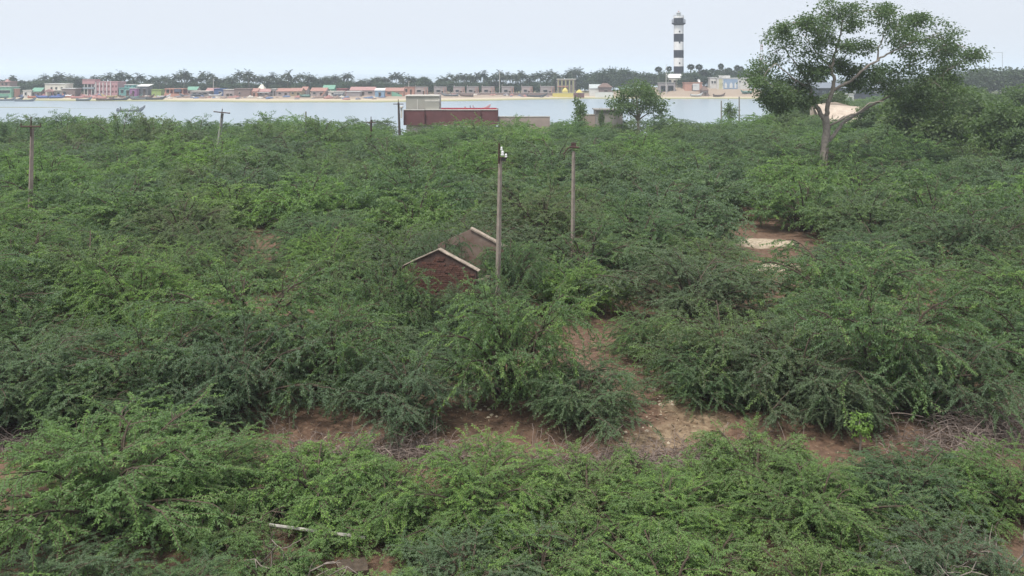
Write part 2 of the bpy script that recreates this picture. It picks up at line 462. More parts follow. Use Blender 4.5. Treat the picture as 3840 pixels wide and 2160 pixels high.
SHRUB_N = [0]
def put_shrub(proto, X, Y, s=1.0, rz=0.0, sz=None, name="thorn_shrub", label=None, cat="shrub", group=None):
    stems, fol = proto
    o = empty(name, (X, Y, float(ground_z(X, Y)) - 0.02), rz)
    o.scale = (s, s, s if sz is None else sz)
    link_mesh("stems", stems, o); link_mesh("foliage", fol, o)
    tag(o, label, cat, group)
    SHRUB_N[0] += 1
    return o

# prototypes: (radius 3, height 3 nominal)
NEAR = [shrub_meshes("thorn_shrub", 11 + i, 3.0, 3.0, 25, 8, 4, 0.028, 0.088, 0.0185, M_SHRUB, 1.05) for i in range(3)]
GREY = [shrub_meshes("grey_shrub", 31 + i, 3.0, 3.0, 25, 8, 4, 0.028, 0.088, 0.0185, M_GREY, 1.12, freshness=0.5) for i in range(3)]
FRESH = [shrub_meshes("fresh_shrub", 51 + i, 3.0, 3.0, 28, 9, 5, 0.025, 0.085, 0.0150, M_FRESH, 0.85, freshness=1.15) for i in range(3)]
LOW = [shrub_meshes("low_scrub", 61 + i, 2.0, 1.5, 21, 9, 5, 0.028, 0.080, 0.0150, M_FRESH, 0.58, freshness=0.9, dead=0.12) for i in range(2)]
MID = [shrub_meshes("scrub_mid", 71 + i, 3.0, 3.0, 22, 8, 4, 0.055, 0.15, 0.036, (M_SHRUB, M_SHRUB, M_GREY, M_FRESH, M_GREY)[i], (1.1, 1.0, 1.2, 0.95, 1.1)[i], fine=False, dead=(0, 0.05, 0, 0, 0.2)[i]) for i in range(5)]

PLACED = []       # (X, Y, radius)
def rot(): return float(RNG.uniform(0, 6.283))
def at_px(px, Y): return wx(px, Y)

# --- the bushes that stand out in the foreground, each with its own description
def fg(proto, px, Y, R, H, label, nomR=3.0, nomH=3.0, name="thorn_shrub", group=None, rz=None):
    X = at_px(px, Y)
    put_shrub(proto, X, Y, R / nomR, rot() if rz is None else rz, H / nomH, name, label, "shrub", group)
    PLACED.append((X, Y, R * 0.8))

fg(FRESH[0], 400, 23.4, 3.5, 2.75, "big bright green bush filling the lower left corner of the view")
fg(FRESH[1], 760, 24.6, 2.1, 1.68, "bright green bush at the right shoulder of the big corner bush")
fg(LOW[0], 1180, 24.4, 2.0, 1.36, "low light green scrub in front of the grey stick heap", 2.0, 1.5, "low_scrub")
fg(LOW[1], 1450, 23.6, 1.5, 1.28, "low yellowish scrub between corner bush and the dark bellied bush", 2.0, 1.5, "low_scrub")
fg(FRESH[1], 1780, 23.8, 2.2, 1.70, "rounded green bush with a dark hollow belly, bottom centre")
fg(LOW[0], 2200, 24.3, 1.8, 1.24, "low bright scrub just right of the dark bellied bush", 2.0, 1.5, "low_scrub")
fg(FRESH[0], 2500, 23.2, 1.8, 1.28, "low light green bush below the sandy wash")
fg(LOW[0], 2830, 25.2, 1.9, 1.52, "green scrub below the red bank, left of the thin sapling", 2.0, 1.5, "low_scrub")
fg(FRESH[2], 3050, 23.0, 2.0, 1.52, "light green bush in the lower right, below the thin sapling")
fg(NEAR[2], 3420, 24.4, 1.9, 1.60, "mid green bush in front of the right hand grey stick heap")
fg(FRESH[1], 3780, 24.0, 1.8, 1.52, "green bush at the right edge below the grey stick heap")
fg(GREY[1], 3560, 20.6, 1.7, 1.36, "dull green bush around bare twigs in the lower right corner")
fg(LOW[1], 2020, 20.6, 1.5, 1.08, "low scrub at the bottom edge, right of the fallen pole", 2.0, 1.5, "low_scrub")
fg(LOW[0], 2500, 19.9, 1.9, 1.12, "low pale scrub at the bottom edge below the sandy wash", 2.0, 1.5, "low_scrub")
fg(LOW[0], 3050, 19.6, 1.7, 1.12, "low pale green scrub at the bottom edge in the right half", 2.0, 1.5, "low_scrub")
fg(LOW[1], 1420, 19.0, 1.6, 0.76, "low weedy scrub at the bottom edge just below the fallen pole", 2.0, 1.5, "low_scrub")
fg(LOW[0], 950, 19.2, 1.2, 0.76, "low weedy scrub at the bottom edge left of the fallen pole", 2.0, 1.5, "low_scrub")
fg(LOW[1], 3800, 19.3, 1.4, 0.96, "low scrub in the bottom right corner under bare twigs", 2.0, 1.5, "low_scrub")

fg(GREY[0], 200, 19.4, 1.9, 1.05, "dark low bush at the bottom edge under the big corner bush")
fg(NEAR[0], 640, 19.3, 1.7, 1.0, "dull low bush at the bottom edge right of the corner bush")
fg(GREY[2], 1760, 20.4, 1.8, 1.1, "dull low bush at the bottom edge under the dark bellied bush")

# --- the dark row behind the red bank
fg(GREY[0], 130, 30.6, 2.7, 2.5, "dark drooping bush at the left end of the row behind the bank")
fg(NEAR[1], 560, 31.2, 2.8, 2.8, "dusky bush second from left in the row behind the bank")
fg(GREY[2], 900, 31.0, 2.7, 3.0, "olive grey bush above the left end of the red bank")
fg(NEAR[1], 1230, 32.2, 2.5, 3.5, "tall dull green bush left of the drooping grey bush")
fg(GREY[1], 1530, 29.8, 2.1, 2.2, "drooping grey green bush hanging over the red bank at centre")
fg(NEAR[0], 1930, 31.6, 2.9, 4.0, "tall dark bush in the centre, right of the drooping grey bush")
fg(GREY[2], 2190, 29.8, 2.0, 2.0, "low grey green bush between red bank and sandy wash")
fg(NEAR[2], 2720, 33.0, 2.9, 3.2, "wide bush to the right of the red gully")
fg(GREY[0], 2980, 30.6, 2.3, 2.7, "grey green bush overhanging the dark red bank on the right")
fg(NEAR[1], 3300, 31.6, 3.4, 4.1, "largest dark bush on the right, with arching branches")
fg(GREY[1], 3560, 30.4, 2.2, 2.6, "drooping bush at right beside the pale stick heap")
fg(NEAR[1], 3900, 34.5, 2.8, 3.0, "dull bush at the right edge above the stick heap")
fg(NEAR[1], 1560, 39.3, 1.8, 2.75, "bush growing against the front gable of the ruined hut")
fg(GREY[0], 1770, 38.8, 1.7, 2.6, "small bush at the foot of the red brick gable")

fg(GREY[2], 30, 29.6, 1.9, 1.9, "dark low bush at the left edge over the corner bush")
fg(NEAR[2], 330, 29.9, 2.2, 1.9, "dark low bush rising just behind the big corner bush")
fg(GREY[1], 700, 29.4, 1.9, 1.8, "dark low bush hanging over the left end of the red bank")
fg(NEAR[1], 1440, 39.6, 2.2, 3.5, "bush leaning on the left end of the ruined hut")
fg(NEAR[0], 1850, 40.0, 1.7, 2.7, "bush between the brick gable and the tall plain pole")
fg(GREY[2], 1690, 37.2, 1.7, 1.5, "grey green bush in front of the ruin, behind the drooping bush")
fg(GREY[0], 3150, 29.8, 1.8, 1.6, "dark low bush at the foot of the largest right hand bush")
fg(NEAR[0], 2420, 37.2, 1.7, 1.9, "small bush in the red gully above the sandy wash")
fg(NEAR[1], 2640, 31.6, 1.9, 1.9, "low bush bordering the sandy wash on its right")
fg(NEAR[2], 1915, 44.2, 2.1, 3.9, "bush behind the tall plain pole at the rear gable")
fg(GREY[1], 1650, 45.0, 1.7, 3.7, "bush spilling over the broken left side of the hut ruin")
# --- weedy scrub filling the foreground
fill = [(830, 22.4), (1060, 24.0), (1560, 22.4), (1640, 19.4), (1960, 22.6), (2150, 21.6), (2330, 22.2), (2380, 25.4), (2640, 24.9), (2700, 21.6), (3230, 21.0), (3230, 24.8), (3320, 19.3), (3700, 18.4), (2800, 18.4), (2250, 18.4), (1330, 25.6), (3560, 25.8), (2990, 25.0), (1000, 20.6), (1250, 22.9), (1150, 17.6)]
for i, (p, Y) in enumerate(fill):
    side = "left" if p < 1300 else "middle" if p < 2500 else "right"
    R = 1.1 + 0.45 * float(RNG.random()); H = 0.62 + 0.40 * float(RNG.random())
    put_shrub(LOW[i % 2], wx(p, Y), Y, R / 2.0, rot(), H / 1.5, "low_scrub", "low weedy scrub filling gaps between the foreground bushes, " + side + " third", "shrub", "low foreground scrub, " + side)
    PLACED.append((wx(p, Y), Y, R * 0.6))

# --- the thicket behind, planted at random with the clearings left open
CLEAR = [(17.6, 61.6, 2.0, 2.6), (15.6, 54.0, 1.7, 1.5), (-13.2, 41.5, 2.0, 0.7), (4.4, 34.5, 0.9, 2.6), (-2.9, 43.4, 1.9, 3.0)]
def blocked(X, Y, r):
    for cx, cy, rx, ry in CLEAR:
        if ((X - cx) / (rx + r * 0.72)) ** 2 + ((Y - cy) / (ry + r * 0.72)) ** 2 < 1: return True
    if Y > near_shore(X) - 8 or (Y > 150 and X / Y < 0.27 and Y > 165): return True
    # plots of the buildings by the near shore
    if -24.5 < X < -1.0 and 147 < Y < 176: return True
    return False
cand = []
y = 36.0
while y < 300:
    sp = 2.2 + max(0, (y - 40)) * 0.006
    half = 0.60 * y + 6
    x = -half if y < 172 else 0.28 * y
    if y > 172: sp *= 1.5
    while x < half:
        cand.append((x + float(RNG.uniform(-0.5, 0.5)) * sp, y + float(RNG.uniform(-0.5, 0.5)) * sp))
        x += sp
    y += sp * 0.95
thick = []
pool = []
for X, Y in cand:
    big = 0.5 + 0.5 * wob(X, Y, 9.0, 0.7)
    R = 2.1 + 1.7 * big + float(RNG.uniform(-0.8, 1.1)); H = R * float(RNG.uniform(0.78, 1.08)) + 0.2
    if Y > 100: R *= 1.1
    if not blocked(X, Y, R): pool.append((X, Y, R, H, R + float(RNG.normal(0, 0.9))))
pool.sort(key=lambda t: -t[4])          # the big bushes take their room first, small ones fill what is left
acc = np.array([(a, b, c * 1.05) for a, b, c in PLACED])
for X, Y, R, H, _ in pool:
    if ((X - 17.0) / (1.6 + 0.8 * R)) ** 2 + ((Y - 59.0) / (3.0 + 0.8 * R)) ** 2 < 1: continue      # the sand clearing lies open towards the bridge
    d = np.hypot(acc[:, 0] - X, acc[:, 1] - Y)
    if (d < 0.74 * (R + acc[:, 2])).any(): continue
    acc = np.vstack([acc, (X, Y, R)])
    thick.append((X, Y, R, H))
thick.sort(key=lambda t: t[1])
N_IND = 300 - SHRUB_N[0]
def zone(X, Y):
    p = CX + X / Y * F
    if Y < 48:
        if p < 900: return "dusky thorn bush in the thicket left of the hut ruin, behind the dark row"
        if p < 1500: return "thorn bush in the thicket just left of the ruined hut"
        if p < 2150: return "thorn bush in the thicket around the pole beside the ruined hut"
        if p < 2900: return "thorn bush in the thicket above the red gully"
        return "thorn bush in the thicket above the largest dark bush on the right"
    if p < 700: return "thorn bush in the thicket around the pole at the far left"
    if p < 1500: return "thorn bush in the open thicket between left poles and hut ruin"
    if p < 2250: return "thorn bush in the thicket behind the ruined hut and the two middle poles"
    if p < 2900: return "thorn bush in the thicket left of the white sand clearing"
    return "thorn bush in the thicket right of the white sand clearing"
for X, Y, R, H in thick[:N_IND]:
    u = RNG.random()
    lib = (NEAR if u < 0.5 else GREY if u < 0.75 else FRESH) if Y < 60 else MID
    pr = lib[int(RNG.integers(len(lib)))]
    put_shrub(pr, X, Y, R / 3.0, rot(), H / 3.0, "thorn_shrub", zone(X, Y), "shrub", "thicket shrubs, " + zone(X, Y).split(" in the ")[-1].split(" around the ")[0])

# --- the rest of the thicket, one mass to the shore
def scatter(name, label, cat, pts, protos, seed=3):
    lib = bpy.data.collections.new(name + "_kinds")
    for i, (s, f) in enumerate(protos):
        o = bpy.data.objects.new("scrub_kind", f); lib.objects.link(o)
    me = bpy.data.meshes.new(name)
    me.from_pydata([(x, y2, float(ground_z(x, y2))) for x, y2, _, _ in pts], [], [])
    for nm, vals in (("sx", [p[2] / 3.0 for p in pts]), ("szz", [p[3] / 3.0 for p in pts]), ("rz", [rot() for _ in pts])):
        a = me.attributes.new(nm, 'FLOAT', 'POINT'); a.data.foreach_set("value", vals)
    o = link_mesh(name, me); tag(o, label, cat, kind="stuff")
    ng = bpy.data.node_groups.new(name + "_nodes", 'GeometryNodeTree')
    ng.interface.new_socket("Geometry", in_out='INPUT', socket_type='NodeSocketGeometry')
    ng.interface.new_socket("Geometry", in_out='OUTPUT', socket_type='NodeSocketGeometry')
    N, Lk = ng.nodes, ng.links
    gi, go = N.new("NodeGroupInput"), N.new("NodeGroupOutput")
    ci = N.new("GeometryNodeCollectionInfo"); ci.inputs["Collection"].default_value = lib; ci.inputs["Separate Children"].default_value = True
    ip = N.new("GeometryNodeInstanceOnPoints"); ip.inputs["Pick Instance"].default_value = True
    ri = N.new("FunctionNodeRandomValue"); ri.data_type = 'INT'
    for s_ in ri.inputs:
        if s_.name == "Max" and s_.type == 'INT': s_.default_value = len(protos) - 1
        if s_.name == "Min" and s_.type == 'INT': s_.default_value = 0
        if s_.name == "Seed": s_.default_value = seed
    def na(nm):
        a = N.new("GeometryNodeInputNamedAttribute"); a.data_type = 'FLOAT'; a.inputs["Name"].default_value = nm
        return a.outputs["Attribute"]
    cs, cr = N.new("ShaderNodeCombineXYZ"), N.new("ShaderNodeCombineXYZ")
    sx = na("sx"); Lk.new(sx, cs.inputs[0]); Lk.new(sx, cs.inputs[1]); Lk.new(na("szz"), cs.inputs[2]); Lk.new(na("rz"), cr.inputs[2])
    Lk.new(gi.outputs[0], ip.inputs["Points"]); Lk.new(ci.outputs[0], ip.inputs["Instance"])
    iout = [s_ for s_ in ri.outputs if s_.type == 'INT'][0]
    Lk.new(iout, ip.inputs["Instance Index"]); Lk.new(cr.outputs[0], ip.inputs["Rotation"]); Lk.new(cs.outputs[0], ip.inputs["Scale"])
    Lk.new(ip.outputs[0], go.inputs[0])
    md = o.modifiers.new("scatter", 'NODES'); md.node_group = ng
    return o
scatter("scrub_thicket", "dense mass of green thorn scrub reaching back to the water", "thicket", thick[N_IND:], MID)
# ------------------------------------------------------------------ dead wood, stick heaps, sapling, fallen pole
def stick_heap(label, pts, n, seed, spread=0.8, h=0.35):
    rng = np.random.default_rng(seed)
    mb = MB(); pts = np.array(pts)
    for _ in range(n):
        s = rng.uniform(0, len(pts) - 1.001); a = int(s)
        c = pts[a] + (pts[a + 1] - pts[a]) * (s - a)
        x, y2 = c + rng.normal(0, spread, 2) * np.array([1.0, 0.55])
        z = float(ground_z(x, y2)) + abs(rng.normal(0, h * 0.45))
        d = np.array([rng.normal(0, 1), rng.normal(0, 0.8), rng.normal(0.25, 0.35)])
        p = droop_curve(np.array([x, y2, z]), nrm(d), rng.uniform(0.5, 1.3), 4, 0.16, 0.28, rng)
        gz = ground_z(p[:, 0], p[:, 1])
        p[:, 2] = np.maximum(p[:, 2], gz + 0.015)
        r = rng.uniform(0.006, 0.014)
        mb.tube(p, np.linspace(r, r * 0.5, 5), 3, cap=False)
    o = mb.build("stick_heap", M_DRY)
    tag(o, label, "stick heap", "heaps of dry sticks")
stick_heap("grey tangled heap of dry sticks below the drooping bush, left of centre", [(-7.6, 27.6), (-5.5, 27.4), (-3.2, 27.5), (-1.6, 27.4)], 900, 5)
stick_heap("long grey heap of dry sticks below the sandy wash", [(0.4, 26.9), (2.6, 26.8), (5.0, 27.0), (7.6, 27.6)], 1100, 6)
stick_heap("pale heap of dry sticks at the right edge", [(13.2, 27.6), (15.4, 28.6), (17.6, 30.0)], 1100, 7, 0.8, 0.9)
stick_heap("small heap of dry sticks at the left edge above the corner bush", [(-17.4, 28.6), (-14.8, 27.6)], 350, 8, 0.6)

def bare_shrub(X, Y, R, H, seed, label):
    rng = np.random.default_rng(seed)
    o = empty("bare_shrub", (X, Y, float(ground_z(X, Y))))
    for i in range(7):
        az = rng.uniform(0, 6.28); el = rng.uniform(0.25, 1.2)
        E = np.array([R * math.cos(el) * math.cos(az), R * math.cos(el) * math.sin(az), H * math.sin(el)])
        p = bez(np.array([0, 0, -0.1]), E * np.array([0.35, 0.35, 0.9]), E, 8)
        p[1:] += rng.normal(0, 0.05, (7, 3))
        br = MB().tube(p, np.linspace(0.028, 0.008, 8), 5)
        for j in range(7):
            k = rng.integers(2, 7)
            q = droop_curve(p[k], nrm(p[k] - p[k - 1] + rng.normal(0, 0.7, 3)), R * rng.uniform(0.2, 0.5), 5, 0.05, 0.25, rng)
            br.tube(q, np.linspace(0.011, 0.004, 6), 3)
        br.build("branch", M_DEAD, o)
    tag(o, label, "shrub", "leafless shrubs")
bare_shrub(wx(1120, 20.3), 20.3, 1.5, 1.5, 4, "leafless grey shrub standing over the fallen white pole")
bare_shrub(wx(3480, 19.6), 19.6, 1.7, 1.4, 5, "leafless shrub with crooked twigs in the lower right corner")
bare_shrub(wx(3790, 20.6), 20.6, 1.2, 1.8, 6, "leafless upright shrub at the right edge near the bottom")
bare_shrub(wx(1330, 18.6), 18.6, 1.1, 1.0, 8, "small leafless shrub at the bottom edge in front of the fallen pole")

M_CONC = paint("weathered_concrete", (0.345, 0.29, 0.245, 1), 0.9, 0.4, 2.5)
M_CONCG = paint("grey_concrete", (0.30, 0.29, 0.275, 1), 0.9, 0.3, 2.5)
M_WHITEC = paint("whitewashed_concrete", (0.42, 0.40, 0.36, 1), 0.85, 0.5, 5)
M_RUST = paint("rusty_iron", (0.085, 0.045, 0.035, 1), 0.8, 0.5, 8, spec=0.4)
M_PORC = paint("white_porcelain", (0.80, 0.80, 0.80, 1), 0.25, 0.08, 3, spec=0.6)
M_BLACK = paint("black_rubber", (0.02, 0.02, 0.022, 1), 0.6, 0.2)

fp = MB().tube([(wx(1010, 22.2), 22.2, 0.66), (wx(1370, 22.0), 22.0, 0.44)], [0.038, 0.045], 6).build("fallen_pole", M_WHITEC)
tag(fp, "broken white concrete pole lying in the weeds at the bottom", "pole")
sl = MB().box(-0.35, 0.35, -0.25, 0.25, 0, 0.22).build("stone_block", M_STEM)
sl.location = (wx(1320, 21.2), 21.2, float(ground_z(wx(1320, 21.2), 21.2)) - 0.02); sl.rotation_euler = (0.1, 0.05, 0.3)
tag(sl, "brown stone block beside the fallen white pole", "stone")

def sapling(px, Y, H, label, seed=1):
    rng = np.random.default_rng(seed)
    X = wx(px, Y); o = empty("sapling", (X, Y, float(ground_z(X, Y))))
    p = np.array([(0, 0, -0.1), (0.02, 0, H * 0.35), (-0.02, 0.02, H * 0.7), (0.03, 0, H)])
    MB().tube(p, [0.035, 0.03, 0.02, 0.01], 5).build("trunk", M_BARK, o)
    P, D, Fv = [], [], []
    for i in range(26):
        z = H * rng.uniform(0.42, 1.0)
        d = nrm(np.array([rng.normal(), rng.normal(), rng.uniform(-0.1, 0.6)]))
        tw = droop_curve(np.array([0, 0, z]), d, rng.uniform(0.25, 0.55), 4, 0.12, 0.1, rng)
        k = 16; s = rng.uniform(0.6, 3.99, k); a = s.astype(int)
        P.append(tw[a]); D.append(nrm(rng.normal(0, 1, (k, 3)) + d)); Fv.append(np.full(k, 0.7))
    me = leaf_mesh("crown", M_FRESH, np.concatenate(P), np.concatenate(D), 0.10, 0.028, np.concatenate(Fv), rng)
    link_mesh("crown", me, o)
    tag(o, label, "sapling")
sapling(3225, 27.6, 1.25, "thin light green sapling in front of the largest right hand bush", 3)

# fallen leaves, bark and dry grass lying on the bare earth
def litter():
    rng = np.random.default_rng(15); k = 9000
    Y = rng.uniform(26.0, 40.0, k) ; X = rng.uniform(-0.45, 0.5, k) * Y
    Z = ground_z(X, Y) + rng.uniform(0.005, 0.03, k)
    D = nrm(np.stack([rng.normal(0, 1, k), rng.normal(0, 1, k), rng.normal(0.15, 0.25, k)], 1))
    m = leaf_mat("dry_litter", (0.10, 0.07, 0.05, 1), (0.12, 0.08, 0.055, 1), (0.36, 0.29, 0.20, 1), (0.12, 0.08, 0.055, 1), 0.1)
    me = leaf_mesh("ground_litter", m, np.stack([X, Y, Z], 1), D, rng.uniform(0.06, 0.30, k), rng.uniform(0.006, 0.03, k), rng.uniform(0, 1, k), rng, 0.3)
    tag(link_mesh("ground_litter", me), "dry leaves and twig bits on the bare red earth", "leaf litter", kind="stuff")
litter()

# loose pale stones on the sandy wash
rng = np.random.default_rng(77)
stones = []
base_me = []
for k in range(4):
    b = MB(); ph = rng.uniform(0, 6, 3)
    ang = np.arange(6) * 2 * math.pi / 6
    prof = [(0.35, 0.0), (0.5, 0.16), (0.38, 0.38), (0.1, 0.45)]
    b.lathe(prof, 6)
    v = b.v[0]; v *= 1 + 0.22 * np.sin(v[:, :1] * 5 + ph[0]) * np.cos(v[:, 1:2] * 6 + ph[1])
    base_me.append(b.mesh("stone", paint("pale_stone", (0.55, 0.47, 0.36, 1), 0.95, 0.4, 9)))
for k in range(46):
    px_, py_ = [(2480, 1560), (2420, 1620), (2520, 1490), (2380, 1640), (1820, 1580)][k % 5]
    Y = CAMH * F / (py_ - HY) + rng.normal(0, 0.5); X = wx(px_, CAMH * F / (py_ - HY)) + rng.normal(0, 0.45)
    o = link_mesh("stone", base_me[k % 4], None, (X, Y, float(ground_z(X, Y)) - 0.015))
    s = rng.uniform(0.05, 0.17); o.scale = (s, s * rng.uniform(0.7, 1.2), s * 0.7); o.rotation_euler = (0, 0, rng.uniform(0, 6))
    if k % 5 == 4: tag(o, "small pale stone on the red bank at centre", "stone", "stones on the red bank")
    else: tag(o, "small pale stone strewn over the sandy wash", "stone", "stones on the sandy wash")

# ------------------------------------------------------------------ electric poles
def pole(name, label, px_top, px_bot, py_top, Y, r=0.11, arm=None, arm_tilt=0.0, mat=None, extra=None, zbot=-0.6, square=True):
    X0, X1 = wx(px_bot, Y), wx(px_top, Y)
    zt = wz(py_top, Y)
    g0 = float(ground_z(X0, Y))
    o = empty(name, (X0, Y, g0))
    H = zt - g0; lean = X1 - X0
    P = lambda t: np.array([lean * t, 0, H * t])
    MB().tube([P(zbot / H), P(0.5), P(0.93)], [r * 1.25, r * 1.1, r * 0.9], 4 if square else 8).build("shaft", mat or M_CONC, o)
    if arm:
        MB().bar(P(0.86) + np.array([0, -r, 0]), P(1.0) + np.array([0, -r, 0]), 0.075).build("top_iron", M_RUST, o)
        ta = P(arm[0]); hw = arm[1] / 2; dz = arm_tilt * hw
        MB().bar(ta + np.array([-hw, -r * 1.2, -dz]), ta + np.array([hw, -r * 1.2, dz]), 0.09).build("crossarm", M_RUST, o)
        for s in (-0.94, 0.94, 0.0) if arm[2] else ():
            c = (ta if s else P(1.0)) + np.array([s * hw, -r * 1.2, s * dz])
            ins = MB().lathe([(0.012, 0.0), (0.015, 0.08), (0.05, 0.09), (0.055, 0.14), (0.03, 0.16), (0.045, 0.19), (0.02, 0.24)], 8)
            ins.build("insulator", M_RUST if arm[2] == 1 else M_PORC, o, loc=tuple(c))
    if extra: extra(o, P, H, r)
    tag(o, label, "utility pole", "electric poles in the scrub")
    return o
def x_insul(o, P, H, r):
    t = P(0.97)
    MB().bar(P(0.90) + np.array([-r * 0.6, -r, 0]), P(1.012) + np.array([-r * 0.6, -r, 0]), 0.06).build("top_iron", M_RUST, o)
    MB().bar(P(0.935) + np.array([-0.05, -r, 0]), P(0.935) + np.array([0.32, -r, -0.05]), 0.05).build("crossarm", M_RUST, o)
    for dx, tt, s in ((0.10, 0.952, 0.85), (0.27, 0.942, 0.65), (0.05, 0.982, 0.6)):
        ins = MB().lathe([(0.03 * s, 0.0), (0.09 * s, 0.02), (0.10 * s, 0.10 * s), (0.05 * s, 0.13 * s), (0.08 * s, 0.17 * s), (0.075 * s, 0.25 * s), (0.03 * s, 0.29 * s)], 10)
        ins.build("insulator", M_PORC, o, loc=tuple(P(tt) + np.array([dx, -r, -0.08])))
    MB().box(-0.10, 0.10, -0.06, 0.06, -0.10, 0.04).build("bracket", M_BLACK, o, loc=tuple(P(0.93) + np.array([0.16, -r, -0.02])))
pole("electric_pole", "tall plain concrete pole with white insulators beside the hut ruin", 1877, 1864, 545, 42, 0.105, None, extra=x_insul)
def x_cap(o, P, H, r):
    MB().bar(P(0.965) + np.array([-0.26, -r, -0.02]), P(0.965) + np.array([0.30, -r, -0.05]), 0.09).build("crossarm", M_RUST, o)
    MB().box(-0.14, 0.14, -0.12, 0.12, 0.0, 0.22).build("bracket", M_RUST, o, loc=tuple(P(0.965)))
    MB().bar(P(0.94) + np.array([-0.62, -0.12, -0.25]), P(0.96) + np.array([-0.30, -0.12, 0.0]), 0.05).build("stay_iron", M_RUST, o)
pole("electric_pole", "grey concrete pole with rusty cap right of the tall pole by the ruin", 2151, 2147, 532, 52, 0.108, None, mat=M_CONC, extra=x_cap)
pole("electric_pole", "brown pole with a level crossarm at the far left", 121, 112, 450, 65, 0.155, (0.945, 1.5, 1), mat=paint("brown_pole", (0.34, 0.275, 0.235, 1), 0.9, 0.35, 2))
pole("electric_pole", "leaning grey pole with tilted crossarm against the water", 836, 806, 408, 105, 0.19, (0.945, 1.95, 2), -0.10, mat=M_CONCG)
pole("electric_pole", "small dark pole with crossarm left of the red walled building", 1392, 1391, 437, 118, 0.13, (0.87, 1.2, 0), mat=M_RUST)
pole("electric_pole", "dark pole with crossarm at the left corner of the red walled building", 1494, 1500, 372, 141, 0.17, (0.90, 1.65, 0), mat=paint("tarred_pole", (0.10, 0.075, 0.07, 1), 0.85, 0.3))
pst = MB().tube([(0, 0, -0.4), (0, 0, wz(418, 135))], [0.13, 0.11], 6).build("bare_post", M_CONCG); pst.location = (wx(1147, 135), 135, 0)
tag(pst, "short bare grey post rising from the scrub against the water", "post")
for px_, py_, lb in ((2705, 378, "thin post beside the little tree near the right hand water"), (2772, 362, "taller thin post between little tree and big tree by the water")):
    o = MB().tube([(0, 0, -0.5), (0, 0, wz(py_, 172))], [0.16, 0.13], 6).build("bare_post", M_CONCG); o.location = (wx(px_, 172), 172, 0)
    tag(o, lb, "post")

